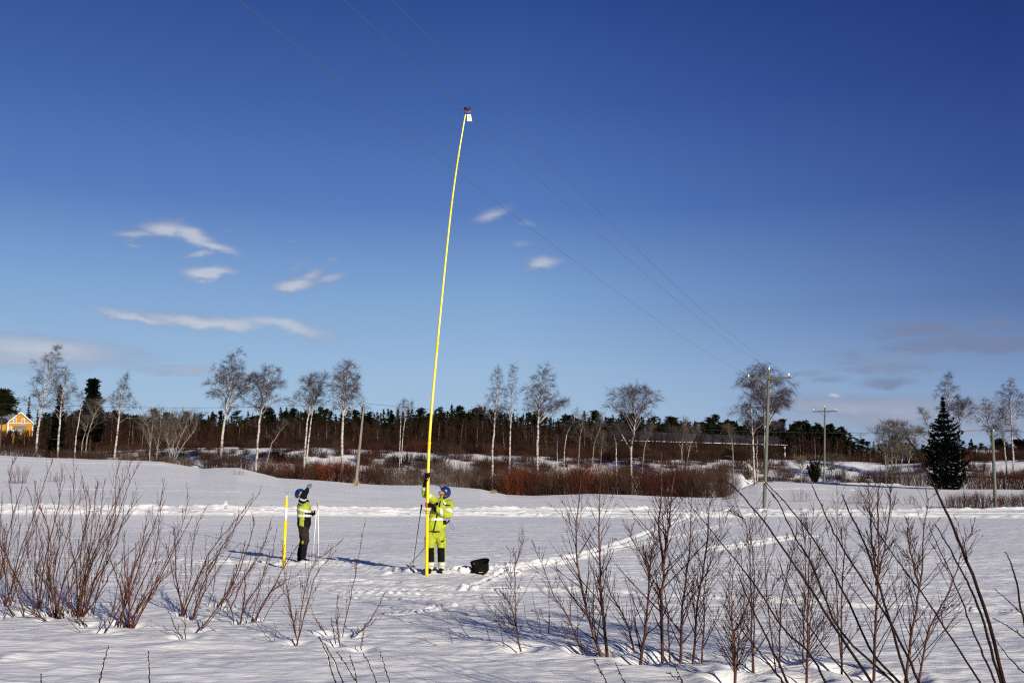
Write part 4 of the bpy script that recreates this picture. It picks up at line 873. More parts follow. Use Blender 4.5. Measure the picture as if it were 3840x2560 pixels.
for kx, (px_, off) in WPX.items():
    a = INS['a' + kx]; pts = [on_line(x, y, off) for x, y in px_]
    Ys = np.array([p.y for p in pts] + [a.y] * 6); Zs = np.array([p.z for p in pts] + [a.z] * 6)
    co = np.polyfit(Ys, Zs, 2); x_of = lambda y: a.x + (y - a.y) * LDX
    yy = np.linspace(4.0, a.y, 60); zz = np.polyval(co, yy); zz += (a.z - zz[-1]) * np.clip((yy - 40) / 35, 0, 1)
    P = [Vector((x_of(y), y, z)) for y, z in zip(yy, zz)]
    for s0, s1, sag in ((INS['a' + kx], INS['b' + kx], 1.5), (INS['b' + kx], INS['c' + kx], 3.6)):
        for q in np.linspace(0, 1, 40)[1:]: p = s0.lerp(s1, q); P.append(p - Vector((0, 0, sag * 4 * q * (1 - q))))
    wire('power_line_wire', P, .0052, WL_[kx])
# single cable line: pole left of the tube, pole at the right
def plain_pole(base_px, top_px, d, r0, r1, m_, label, flat=False):
    b = at(*base_px, d); gz = g1(b.x, b.y); b = Vector((b.x, b.y, min(b.z, gz + .05))); top = at(*top_px, d); T = np.array(top - b)
    t = thing('cable_pole', b, label, 'utility pole', 'plain poles of the telephone cable')
    g = Geo(); g.loft([V3(0, 0, -.4), V3(0, 0, 0), T], [r0, r0, r1], n=14, cap=False); g.build('pole', [m_], t)
    c = T * .975 + V3(.02, -r1 - .03, 0); g = Geo(); g.ell(c, (.06, .05, .06), n=10, m=6); g.loft([c, c + V3(0, .1, 0)], [.015, .015], n=6); g.build('insulator', [M['porcelain']], t)
    return b + Vector(c)
dL = edge_d(1334) - 2.5
cL = plain_pole((1334, 1820), (1366, 1503), dL, .20, .085, M['wood_brown'], 'brown weathered cable pole leaning right at the red willows')
cR = plain_pole((3734, 1910), (3721, 1606), 75.0, .135, .105, M['wood_pole'], 'grey cable pole in the bushes right of the big dark spruce')
def plan_line(p, q, px_, fit):
    out = []
    for (x, y) in px_:
        u, r_ = ray(x, y); dx, dy = q.x - p.x, q.y - p.y; s = (u * p.y - p.x) / (dx - u * dy); d = p.y + s * dy; out.append((s, EYE + r_ * d))
    A = np.array(out); co = np.polyfit(A[:, 0], A[:, 1], fit); return co
co = plan_line(cL, cR, [(1386, 1513), (1492, 1525), (1614, 1538), (1840, 1551), (1982, 1568), (2300, 1590), (2600, 1612), (3155, 1621), (3296, 1621), (3600, 1615), (3716, 1613)], 3)
P = [cL.lerp(cR, s) for s in np.linspace(0, 1, 60)]
for p, s in zip(P, np.linspace(0, 1, 60)): p.z = float(np.polyval(co, s))
P[0] = cL; P[-1] = cR
pl = Vector((-92, 128, 8)); co = plan_line(cL, pl, [(1360, 1510), (1125, 1521), (960, 1526), (700, 1528), (388, 1525), (53, 1516), (0, 1514)], 3)
PL_ = [cL.lerp(pl, s) for s in np.linspace(0, 1, 40)]
for p, s in zip(PL_, np.linspace(0, 1, 40)): p.z = float(np.polyval(co, s))
pr_ = cR + (cR - cL) * .12; co = plan_line(cR, pr_, [(3725, 1613), (3780, 1615), (3840, 1618)], 1); pr_.z = float(np.polyval(co, 1))
wire('telephone_cable', list(reversed(PL_[1:])) + P + [pr_], .017, 'single black cable sagging along the forest between the two plain poles', M['cable'], None, 'cable')
# far posts beyond the third pylon
tr = thing('platform_pole', at(3262, 1748, 330), 'far pair of posts with a crossbar and a grey transformer box, behind the third pylon', 'transformer pole'); kk = 330 / F
for x in (3241, 3265): bb = np.array(at(x, 1752, 330) - Vector(tr.location)); tp = np.array(at(x - 2, 1656, 330) - Vector(tr.location)); g = Geo(); g.loft([bb - V3(0, 0, 1), tp], [.16, .12], n=8, cap=False); g.build('post', [M['wood_pole']], tr)
g = Geo(); g.box(np.array(at(3251, 1655, 329.5) - Vector(tr.location)), (3.2, .2, .22)); g.build('crossbar', [M['crossarm']], tr, False)
g = Geo(); g.box(np.array(at(3253, 1693, 329.2) - Vector(tr.location)), (.9, .6, 1.0)); g.loft([np.array(at(3255, 1750, 329.2) - Vector(tr.location)), np.array(at(3254, 1700, 329.2) - Vector(tr.location))], [.07, .07], n=6); g.build('transformer_box', [M['alu']], tr, False)
# ------------------------------------------------------------------ bare trees and shrubs
def rot_about(v, ax, a):
    v = np.asarray(v); ax = unit(ax); return v * cos(a) + np.cross(ax, v) * sin(a) + ax * np.dot(ax, v) * (1 - cos(a))
def rdir(rng): v = rng.normal(size=3); return unit(v)
def poly_at(P, t):
    x = t * (len(P) - 1); i = min(int(x), len(P) - 2); return P[i] * (1 - (x - i)) + P[i + 1] * (x - i)
def deciduous(rng, trunk, r0, t0, prof, nl=26, dens=1.0, rise=.75, droop=.35, twl=.8, tw_r=.0088):
    """trunk: (n,3) local points; prof: [(height fraction, half width m)]; returns limbs, twigs (polylines)"""
    H = trunk[-1][2]; limbs = []; twigs = []; n = len(trunk)
    pf = lambda h: np.interp(h / H, [p[0] for p in prof], [p[1] for p in prof])
    ga = rng.uniform(0, 6.28)
    for i in range(nl):
        t = t0 + (0.97 - t0) * (max(0, i + rng.uniform(-.3, .3)) / nl) ** .92; t = min(max(t, .03), .98)
        s = poly_at(trunk, t); ga += 2.4 + rng.uniform(-.5, .5)
        hd = pf(s[2] + .06 * H) * rng.uniform(.6, 1.25); hd = max(hd, .25)
        up = hd * rise * rng.uniform(.7, 1.5); e = s + V3(cos(ga) * hd, sin(ga) * hd, up)
        if e[2] > H * 1.02: e[2] = H * (1.02 - .03 * rng.random())
        m = 8; P = []
        bend = rng.uniform(.10, .3) * hd
        for q in np.linspace(0, 1, m):
            p = s * (1 - q) + e * q; p = p + V3(0, 0, 1) * bend * sin(q * pi) * (1 if rng.random() < 2 else 0) - V3(0, 0, 1) * droop * hd * q ** 3 * .6 + rng.normal(size=3) * .035 * hd * (q > 0) * (q < 1); P.append(p)
        P = np.array(P); rl = min(r0 * (1 - t) * .62 + .008, .012 + hd * .016)
        limbs.append((P, np.linspace(rl, .007, m)))
        L_ = np.linalg.norm(e - s); nb = int(max(3, L_ * 3.4 * dens))
        for j in range(nb):
            q = rng.uniform(.15, 1.0); a = poly_at(P, q); d0 = unit(P[min(int(q * 7) + 1, 7)] - P[max(int(q * 7) - 1, 0)])
            dd = unit(d0 * .8 + rdir(rng) * .8 + V3(0, 0, .25)); bl = (.28 * L_ * (1.15 - q * .6) + .35) * rng.uniform(.6, 1.1)
            pts = [a]; d = dd
            for w in range(4): d = unit(d + rdir(rng) * .22 - V3(0, 0, droop * .25 * w)); pts.append(pts[-1] + d * bl / 4)
            pts = np.array(pts); limbs.append((pts, np.linspace(max(.008, rl * .35), .006, 5)))
            for w in range(int(5 * dens) + 1):
                qq = rng.uniform(.2, 1); a2 = poly_at(pts, qq); d = unit(d0 * .4 + dd * .6 + rdir(rng) * .85); l2 = twl * rng.uniform(.45, 1.1); p = [a2]
                for z in range(3): d = unit(d + rdir(rng) * .18 - V3(0, 0, droop * .55 * (z + .3))); p.append(p[-1] + d * l2 / 3)
                twigs.append((np.array(p), np.array([tw_r, tw_r * .9, tw_r * .7, tw_r * .45])))
    for j in range(int(14 * dens)):
        a = poly_at(trunk, rng.uniform(.86, 1)); d = unit(V3(0, 0, 1) + rdir(rng) * .7); p = [a]
        for z in range(3): d = unit(d + rdir(rng) * .2); p.append(p[-1] + d * twl * .35)
        twigs.append((np.array(p), np.array([tw_r * 1.3, tw_r, tw_r * .7, tw_r * .5])))
    return limbs, twigs
def bare_tree(seed, d, stems, label, cat='birch', bark='birch', twigm='twig', hw=40, t0=.35, prof=None, nl=26, dens=1.0, rise=.75, droop=.35, r0=.16, group=None, name='birch_tree', twl=.8, low=0, tw_r=.0088):
    dens *= 1.12; hw = [h * 1.17 for h in hw] if isinstance(hw, (list, tuple)) else hw * 1.17
    rng = np.random.default_rng(seed)
    base = at(*stems[0][0], d); gz = g1(base.x, base.y); base.z = min(base.z, gz) if base.z > gz - .6 else gz - .1
    t = thing(name, base, label, cat, group or 'bare deciduous trees along the stream'); k = d / F
    limbs = []; twigs = []
    for si, st in enumerate(stems):
        P = [np.array(at(x, y, d + (si * .6)) - base) for x, y in st]; P[0][2] = min(P[0][2], -.25) if si == 0 else P[0][2]
        P = bez(P, 16); P[:, 1] += np.cumsum(rng.normal(size=16)) * .05
        if si == 0: P[:, 0] += np.concatenate([[0], rng.normal(size=14) * .03, [0]])
        rr = r0 * (1 if si == 0 else .8); rad = rr * (1 - np.linspace(0, 1, 16) ** 1.15 * .93); tube_obj('trunk', [(P, rad)], 9, M[bark], t)
        h_ = hw[si] if isinstance(hw, (list, tuple)) else hw
        tz = (t0[si] if isinstance(t0, (list, tuple)) else t0) * .86
        pr = [(a, b * h_ * k) for a, b in (prof or [(0, .3), (min(tz, .5), .75), (.55, 1.0), (.75, .85), (.9, .5), (1, .15)])]
        a, b = deciduous(rng, P, rr, tz, pr, nl if si == 0 else int(nl * .8), dens, rise, droop, twl, tw_r); limbs += a; twigs += b
        for q in range(low):   # dead lower branches
            s = poly_at(P, rng.uniform(.12, tz)); an = rng.uniform(0, 6.28); L_ = rng.uniform(.8, 2.2); e = s + V3(cos(an) * L_, sin(an) * L_, L_ * rng.uniform(-.1, .5)); m = (s + e) / 2 + rng.normal(size=3) * .15
            limbs.append((np.array([s, m, e]), np.array([.03, .02, .008])))
    big = [l for l in limbs if l[1][0] > .030]; small = [l for l in limbs if l[1][0] <= .030]
    if big: tube_obj('limbs', big, 5, M['twig_light' if bark == 'birch' else 'greybark'], t)
    V1, F1 = tubes(small, 3); V2, F2 = tubes(twigs, 3)
    mesh_np('crown', np.concatenate([V1, V2]), np.concatenate([F1, F2 + len(V1)]), M[twigm], parent=t); return t
def B3(p): return [(x * .408, 1280 + y * .408) for x, y in p]
def B4(p): return [(880 + x * .408, 1280 + y * .408) for x, y in p]
def B5(p): return [(1680 + x * .408, 1340 + y * .408) for x, y in p]
def B6(p): return [(2600 + x * .3826, 1340 + y * .3826) for x, y in p]
def B7(p): return [(3120 + x * .3826, 1340 + y * .3826) for x, y in p]
bare_tree(1, 148, [B3([(330,1030),(345,850),(380,620),(440,330),(500,130),(545,50)])], 'tall leaning birch, the first white trunk right of the yellow house', hw=56, t0=.40, nl=34, rise=.9, droop=.3, dens=1.15, low=3, r0=.19)
bare_tree(2, 146, [B3([(530,1045),(545,850),(560,600),(585,420),(612,215)])], 'upright birch before the narrow dark spruce, second from the yellow house', hw=54, t0=.42, nl=32, prof=[(0,.3),(.4,.9),(.6,1),(.8,.7),(1,.15)], dens=1.1, low=3, r0=.17)
bare_tree(3, 147, [B3([(688,1025),(700,880),(735,700),(750,560),(752,470)])], 'thin crooked birch stem leaning before the bushy pine', hw=18, t0=.6, nl=10, low=2, r0=.11)
bare_tree(4, 150, [B3([(780,1055),(800,900),(860,700),(905,620),(960,545)]), B3([(745,1050),(760,900),(800,770),(800,700)])], 'slanting grey tree with two stems right of the bushy pine', 'tree', 'greybark', 'twig_grey', hw=42, t0=.45, nl=16, r0=.12, name='leaning_tree', rise=1.2, droop=0)
bare_tree(5, 142, [B3([(1050,1078),(1072,930),(1095,700),(1108,560),(1140,420),(1185,290)])], 'cone shaped birch standing alone on the snow edge with a bright trunk', hw=50, t0=.40, nl=34, prof=[(0,.3),(.38,1.05),(.5,.95),(.7,.6),(.88,.28),(1,.06)], dens=1.2, low=3, r0=.17)
for sd, st, lab in ((6, [B3([(1370,1085),(1375,950),(1360,800),(1330,700)]), B3([(1375,1080),(1390,900),(1410,700),(1400,640)]), B3([(1440,1080),(1455,950),(1480,780),(1460,650)])], 'grey multi stemmed tree, left of the broad spreading one'),
                    (7, [B3([(1570,1092),(1560,980),(1540,900),(1560,740)]), B3([(1590,1095),(1640,920),(1700,800),(1740,660)]), B3([(1600,1095),(1690,940),(1790,800),(1810,680)]), B3([(1580,1095),(1590,900),(1620,780),(1600,690)])], 'broad spreading grey tree of many slanting stems on the snow edge')):
    bare_tree(sd, 138, st, lab, 'tree', 'greybark', 'twig_grey', hw=40, t0=.22, nl=18, r0=.11, name='spreading_tree', rise=1.3, droop=-.1, prof=[(0,.4),(.4,.9),(.7,1),(1,.7)], dens=.8)
bare_tree(8, 134, [B3([(2020,1130),(2050,880),(2085,640),(2110,470),(2125,330),(2190,75)]), B3([(2085,680),(2180,500),(2290,400),(2330,300)])], 'tallest birch, its crown high above the forest, left of the open sky gap', hw=[62, 30], t0=[.42, .3], nl=40, dens=1.25, r0=.20, rise=.9, prof=[(0,.3),(.42,.85),(.6,1.1),(.8,.7),(.93,.5),(1,.2)], low=3)
bare_tree(9, 128, [B4([(195,1130),(215,900),(235,690),(290,520),(310,380),(345,230)]), B4([(240,640),(250,500),(215,400),(200,320)])], 'round crowned birch with a mottled trunk behind the left end of the willows', hw=[64, 34], t0=[.45, .25], nl=34, dens=1.15, r0=.17, prof=[(0,.3),(.45,.95),(.65,1.05),(.85,.8),(1,.4)], droop=.45, low=2)
bare_tree(10, 127, [B4([(272,1130),(330,980),(370,900),(440,800),(500,740)])], 'thin bare tree leaning strongly to the right behind the willows', 'tree', 'greybark', 'twig_grey', hw=16, t0=.5, nl=8, r0=.09, name='leaning_tree', rise=1.2, droop=0)
bare_tree(11, 124, [B4([(630,1090),(655,860),(680,660),(700,480),(690,300)]), B4([(662,1080),(690,820),(722,600),(770,450),(830,300)])], 'birch with a pair of white trunks leaning right', hw=[46, 44], t0=[.5, .52], nl=28, dens=1.1, r0=.14, prof=[(0,.3),(.5,.95),(.7,1.1),(.88,.85),(1,.4)], rise=.95, low=2)
bare_tree(12, 121, [B4([(993,1100),(985,900),(995,680),(1000,480),(1020,330),(1050,180)]), B4([(1005,680),(1030,560),(1100,440),(1150,320)])], 'big wide crowned birch just left of the leaning brown cable pole', hw=[70, 36], t0=[.42, .25], nl=38, dens=1.2, r0=.19, prof=[(0,.3),(.42,.85),(.62,1.05),(.8,.8),(.93,.5),(1,.2)], droop=.4, low=3)
bare_tree(13, 122, [B4([(1515,1170),(1518,900),(1527,660),(1555,545)]), B4([(1530,1120),(1550,850),(1582,660),(1640,570)])], 'small birch of two thin white stems between the cable pole and the tall tube', hw=[22, 24], t0=[.62, .6], nl=14, r0=.075, droop=.9)
bare_tree(14, 120, [B5([(405,1020),(412,850),(425,640),(440,420),(450,250),(455,95)])], 'dark twigged birch, the first tall one right of the tall tube', hw=56, t0=.45, nl=34, dens=1.15, r0=.15, prof=[(0,.3),(.45,1.0),(.6,.85),(.8,.5),(1,.12)], low=4)
bare_tree(15, 119, [B5([(555,1025),(568,800),(580,600),(585,400),(590,220),(612,55)])], 'very slender white birch with a narrow crown', hw=20, t0=.42, nl=34, dens=1.1, r0=.12, twl=.6)
bare_tree(16, 118, [B5([(820,1012),(825,800),(832,560),(840,420),(862,260),(905,60)]), B5([(838,600),(900,540),(1000,470),(1100,400)])], 'wide airy birch with drooping twigs and a long limb to the right', hw=[62, 34], t0=[.42, .4], nl=38, dens=1.2, r0=.17, droop=.55, prof=[(0,.3),(.42,.95),(.6,1.05),(.8,.75),(.93,.5),(1,.25)], low=5)
bare_tree(17, 120, [B5([(1057,1000),(1070,850),(1095,700),(1140,610),(1200,480)])], 'small curved birch leaning right beside the wide airy one', hw=22, t0=.6, nl=12, r0=.085, droop=.8)
bare_tree(18, 119, [B5([(1020,995),(1003,850),(1018,740)])], 'short crooked white birch stem left of the small curved birch', hw=8, t0=.7, nl=5, r0=.06)
bare_tree(19, 118, [B5([(1557,1065),(1545,900),(1545,790),(1525,700)])], 'short white birch stem before the end of the long barn', hw=10, t0=.6, nl=6, r0=.09)
bare_tree(20, 119, [B5([(1685,1015),(1685,860),(1705,720),(1722,560),(1710,400),(1700,285)]), B5([(1685,860),(1640,780),(1585,680),(1560,600)])], 'fan crowned birch with a forked trunk before the long barn roof', hw=[74, 20], t0=[.5, .5], nl=36, dens=1.1, r0=.15, prof=[(0,.3),(.5,.95),(.65,1.08),(.82,.9),(1,.45)], rise=1.0, droop=.4)
for sd, st, lab, h_ in ((21, [B5([(1180,1000),(1205,830),(1230,640),(1250,540)])], 'grey tree right of the small curved birch', 22), (22, [B5([(1330,1040),(1335,850),(1400,640),(1390,540)]), B5([(1400,1040),(1410,850),(1430,700)])], 'grey sapling pair in the middle of the right hand wood', 26),
      (23, [B5([(1765,1010),(1800,860),(1850,720),(1880,640)])], 'grey tree leaning right below the barn eave', 18), (24, [B5([(2140,1080),(2150,850),(2165,700),(2180,580)]), B5([(2175,1070),(2230,800),(2290,650)])], 'pale grey tree with two stems before the middle of the barn roof', 34),
      (25, [B6([(385,1195),(385,900),(360,760),(330,690)])], 'thin grey birch before the right half of the barn', 14)):
    bare_tree(sd, 116, st, lab, 'tree', 'greybark', 'twig_grey', hw=h_, t0=.35, nl=16, r0=.085, name='grey_tree', rise=1.2, droop=0, low=2)
bare_tree(26, 122, [B6([(600,1200),(590,950),(575,650),(565,430),(572,240)])], 'birch with a clean white trunk left of the nearest power pole', hw=62, t0=.42, nl=34, dens=1.15, r0=.15, prof=[(0,.3),(.42,1.1),(.55,1),(.75,.7),(1,.25)], droop=.5, low=4)
bare_tree(27, 123, [B6([(700,1195),(705,900),(700,560),(690,330),(690,60)]), B6([(705,720),(790,560),(870,420),(930,330)])], 'largest birch crown, right behind the nearest power pole', hw=[92, 48], t0=[.38, .3], nl=44, dens=1.25, r0=.18, prof=[(0,.3),(.38,.9),(.6,1.05),(.8,.85),(.93,.5),(1,.25)], droop=.5, low=3)
bare_tree(28, 125, [B6([(628,1200),(622,900),(632,700)])], 'very thin birch between the two white trunks of the nearest power pole', hw=9, t0=.6, nl=8, r0=.07)
for sd, st, lab in ((29, [B7([(525,1225),(520,1000),(500,800),(520,640)]), B7([(530,1222),(555,950),(560,720)])], 'dense grey alder, the leftmost of the group left of the spruce'), (30, [B7([(575,1220),(590,950),(600,750),(615,640)]), B7([(585,1220),(640,950),(660,800)])], 'dense grey alder, second of the group left of the spruce'),
                    (31, [B7([(655,1205),(690,980),(710,800),(700,660)])], 'grey alder in the middle of the group left of the spruce'), (32, [B7([(745,1205),(760,980),(800,820),(830,700)])], 'grey alder nearest to the dark spruce on its left')):
    bare_tree(sd, 146, st, lab, 'alder', 'greybark', 'twig_grey', hw=34, t0=.28, nl=26, r0=.11, name='alder_tree', rise=1.0, droop=.1, dens=1.1, prof=[(0,.4),(.35,.9),(.7,1),(1,.6)])
bare_tree(33, 132, [B7([(1010,1130),(1000,900),(950,700),(900,580),(860,520)]), B7([(960,830),(880,770),(830,730)])], 'bare tree leaning left out of the dark spruce', 'tree', 'greybark', 'twig_grey', hw=[26, 20], t0=[.5, .3], nl=18, r0=.12, name='leaning_tree', rise=1.2, droop=0)
bare_tree(34, 150, [B7([(1150,1150),(1148,800),(1140,500),(1150,300),(1145,145)])], 'birch crown rising straight behind the top of the dark spruce', hw=42, t0=.45, nl=34, dens=1.1, r0=.15)
bare_tree(35, 149, [B7([(1258,1080),(1255,850),(1250,650),(1290,520),(1340,400)]), B7([(1252,700),(1235,520),(1240,400)])], 'forked birch right behind the right flank of the dark spruce', hw=[44, 30], t0=[.5, .3], nl=26, r0=.14, rise=1.2)
bare_tree(36, 145, [B7([(1600,1120),(1570,920),(1545,720),(1510,560),(1495,405)])], 'leaning birch whose trunk passes behind the grey cable pole', hw=50, t0=.42, nl=28, r0=.14, droop=.5)
bare_tree(37, 144, [B7([(1710,1125),(1695,900),(1660,680),(1640,485)])], 'birch with its trunk between the grey pole and the rightmost birch', hw=32, t0=.42, nl=26, r0=.12)
bare_tree(38, 143, [B7([(1790,1190),(1778,900),(1765,600),(1755,400),(1765,190)])], 'tall straight birch, the rightmost tree of the photo', hw=48, t0=.36, nl=38, dens=1.15, r0=.15, droop=.45)
bare_tree(39, 130, [B6([(1052,1145),(1050,1080),(1010,1010)]), B6([(1052,1145),(1080,1060),(1105,1010)])], 'small bare bush like tree alone on the snow bank left of the juniper', 'tree', 'greybark', 'twig_grey', hw=16, t0=.2, nl=12, r0=.08, name='small_tree', rise=1.2, droop=0)
bare_tree(40, 200, [B6([(980,1005),(985,930),(990,880)])], 'short pale tree on top of the snow bank before the pines', 'tree', 'birch', 'twig_grey', hw=8, t0=.3, nl=8, r0=.11, name='small_tree')
bare_tree(41, 146, [B6([(1350,1150),(1355,1070),(1380,960)]), B6([(1335,1150),(1320,1070),(1300,1000)])], 'low spreading bare tree right of the second power pole', 'tree', 'greybark', 'twig_grey', hw=34, t0=.2, nl=16, r0=.07, name='small_tree', rise=1.0)

# shrubs of many shoots -----------------------------------------------------------
def shrub_mesh(rng, W_, H_, n, lean=0.0, fork=2, r0=.008, fan=.45):
    polys = []
    for i in range(n):
        x = rng.normal() * W_ * .22; y = rng.normal() * W_ * .18; h = H_ * rng.uniform(.55, 1.0) * (1 - .35 * min(1, abs(x) / (W_ * .5)))
        tx = x * 1.0 + (x / (W_ * .5)) * fan * H_ * .8 + rng.normal() * .12 * H_ + lean * h; ty = y * 1.6 + rng.normal() * .12 * H_
        P = np.array([(x, y, -.1), (x + (tx - x) * .25, y + (ty - y) * .25, h * .33), (x + (tx - x) * .6, y + (ty - y) * .6, h * .68), (tx, ty, h)]); polys.append((P, np.array([r0 * 1.4, r0 * 1.2, r0, r0 * .5])))
        for j in range(fork):
            q = rng.uniform(.3, .85); a = poly_at(P, q); d = unit(V3(tx - x, ty - y, h) * .8 / h + rng.normal(size=3) * .3); l = h * (1 - q) * rng.uniform(.5, .95); polys.append((np.array([a, a + d * l * .5, a + d * l + V3(0, 0, l * .1)]), np.array([r0 * .8, r0 * .6, r0 * .35])))
    return polys
def shrub(seed, x, ytop, wpx, m_, label, back=3.0, n=150, d=None, ybase=None, lean=0, r0=.010, group='willow thickets along the stream', name='willow_shrub', cat='shrub', fan=.35, fork=2):
    rng = np.random.default_rng(seed); dd = d or float(edge_d(x)) + back
    b = at(x, ybase, dd) if ybase else on_ground(x, dd); b = Vector((b.x, b.y, g1(b.x, b.y) if not ybase else b.z))
    H_ = max(.4, at(x, ytop, dd).z - b.z); W_ = wpx * dd / F
    V, Fq = tubes(shrub_mesh(rng, W_, H_, n, lean, r0=r0, fan=fan, fork=fork), 3); o = mesh_np(name, V, Fq, M[m_]); o.location = b; return tag(o, label, cat, group)
R_ = lambda p, q: p
SH = [ # x, ytop, width px, material, back, label, n
 (985,1745,60,'willow_brown',2,'low brown willow at the left end of the long thicket',110), (1030,1722,90,'willow_brown',3,'brown willow below the mottled trunked birch',190), (1085,1728,80,'willow_brown',4,'brown willow behind the helmet of the left hand person',180),
 (1065,1700,70,'willow_orange',12,'reddish willow standing behind the first brown ones',150), (1135,1712,80,'willow_red',3,'dark red willow right behind the raised arm',200), (1190,1735,90,'willow_brown',3,'brown willow right of the raised hand',200),
 (1250,1700,110,'willow_orange',3,'brightest orange willow left of the leaning cable pole',320), (1205,1712,70,'willow_orange',5,'orange willow left half of the bright clump',220), (1310,1716,90,'willow_red',3.5,'red willow just left of the cable pole foot',230), (1375,1725,100,'willow_red',3,'red willow just right of the cable pole foot',240), (1425,1745,80,'willow_brown',2.5,'brown willow at the right end of the long thicket',180),
 (1505,1750,100,'willow_grey',2.5,'greyish loose willow between the long thicket and the tall tube',110), (1560,1752,70,'willow_grey',3,'greyish loose willow touching the tall tube',80), (1665,1757,90,'willow_grey',3,'thin pale willow right of the tall tube',60), (1640,1768,50,'willow_grey',2.5,'smallest pale willow right behind the tall tube',30),
 (1790,1770,70,'willow_brown',3,'outermost low willow at the left end of the right thicket',80), (1835,1748,90,'willow_brown',3,'brown willow below the first dark twigged birch',170), (1885,1735,90,'willow_brown',3,'brown willow below the very slender birch',190), (1940,1722,90,'willow_orange',2.5,'orange brown willow bulging lowest towards the field',260), (1985,1722,90,'willow_red',3,'dark red willow below the wide airy birch',220),
 (2045,1728,90,'willow_brown',3,'brown willow below the small curved birch',190), (2100,1720,80,'willow_brown',4,'brown willow right of the small curved birch',170), (2160,1722,90,'willow_red',3,'dark red willow in the middle of the right thicket',200), (2220,1715,90,'willow_orange',4,'rusty willow in the middle of the right thicket',200), (2290,1722,90,'willow_brown',3,'brown willow below the short white birch stem',190),
 (2350,1715,90,'willow_brown',3,'brown willow below the fan crowned birch',190), (2410,1722,90,'willow_red',3,'dark red willow right below the forked trunk',190), (2470,1712,90,'willow_red',4,'dark red willow behind the tallest young birch',200), (2530,1705,100,'willow_red',4,'high red willow behind the copper pair of birches',210), (2590,1725,90,'willow_brown',3,'brown willow near the right end of the right thicket',180), (2640,1735,80,'willow_brown',2,'brown willow before the field gap left of the nearest power pole',130), (2700,1760,70,'willow_brown',1,'last low willow of the right thicket, left of the nearest power pole',90),
]
for i, (x, yt, w, m_, bk, lab, n) in enumerate(SH): shrub(100 + i, x, yt, w, m_, lab, bk, n)
# second, farther row on the bank: reddish masses
S2 = [(1000,1700,'willow_grey','loose grey shrub on the bank behind the leaning thin tree'),(1130,1690,'willow_brown','brown bank shrub between the mottled birch and the twin trunks'),(1420,1712,'willow_brown','low bank shrub right of the cable pole'),(1470,1705,'willow_brown','bank shrub left of the two thin white stems'),(1560,1712,'willow_brown','bank shrub left of the tall tube'),(1650,1706,'willow_grey','grey bank shrub right of the tall tube'),(1720,1708,'willow_grey','grey bank shrub between the tube and the first birch'),(1780,1710,'willow_brown','brown bank shrub left of the first birch trunk'),(1850,1712,'willow_brown','brown bank shrub between the first two trunks right of the tube'),(1935,1706,'willow_brown','brown bank shrub right of the slender birch'),
 (2010,1710,'willow_red','red bank shrub at the wide airy birch'),(2080,1716,'willow_orange','rusty bank shrub at the curved birch'),(2170,1722,'willow_orange','orange bank shrub behind the middle of the right thicket'),(2260,1722,'willow_orange','orange bank shrub left of the short white stem'),(2330,1718,'willow_red','red bank shrub right of the short white stem'),(2440,1712,'willow_red','red bank shrub behind the forked birch'),(2540,1698,'willow_red','red bank shrub below the middle of the barn'),(2610,1712,'willow_brown','brown bank shrub left of the clean white trunk'),(2700,1712,'willow_brown','brown bank shrub between the barn end and the power pole'),
 (2790,1720,'willow_brown','brown bank shrub left of the two white trunks'),(2890,1722,'willow_brown','brown bank shrub behind the nearest power pole'),(2930,1728,'willow_brown','brown bank shrub right of the nearest power pole')]
for i, (x, yt, m_, lab) in enumerate(S2): shrub(200 + i, x, yt, 95, m_, lab, 14 + (i % 3) * 7, 230, group='shrubs on the far stream bank', r0=.011)
FB = [mesh_np('bank_shrub', *tubes(shrub_mesh(np.random.default_rng(900 + i), 3.4, 2.6, 150, 0, 2, .013, .4), 3), M[('willow_brown', 'wood_mass', 'willow_red')[i]]) for i in range(3)]
rb = np.random.default_rng(91); nb_ = 0
for row, xa, xb in ((138, 1000, 2700), (148, 500, 3400), (158, 150, 3500), (168, 100, 3000), (146, 3580, 3950), (160, 3400, 3980), (176, 3300, 4000)):
    x = xa + rb.uniform(0, 60)
    while x < xb:
        d = row + rb.uniform(-5, 5); i = int(rb.integers(0, 3)); o = FB[i] if nb_ < 3 and nb_ == i else FB[i].copy()
        if nb_ < 3: i = nb_; o = FB[i]
        if nb_ >= 3: COL.objects.link(o)
        s_ = rb.uniform(.5, 1.05) * (1 if x > 1000 else .75) * (.6 if 2900 < x < 3300 else 1); o.location = on_ground(x, d); o.scale = (s_ * rb.uniform(.9, 1.4), s_, s_); o.rotation_euler = (0, 0, rb.uniform(0, 6.28)); tag(o, ('bare brown shrub', 'blackish brown shrub', 'dark red shrub')[i] + ' in the scrub scattered over the far stream bank', 'shrub', 'scattered scrub on the far stream bank'); nb_ += 1
        x += rb.uniform(20, 62) * (2.2 if 2850 < x < 3350 else 1)
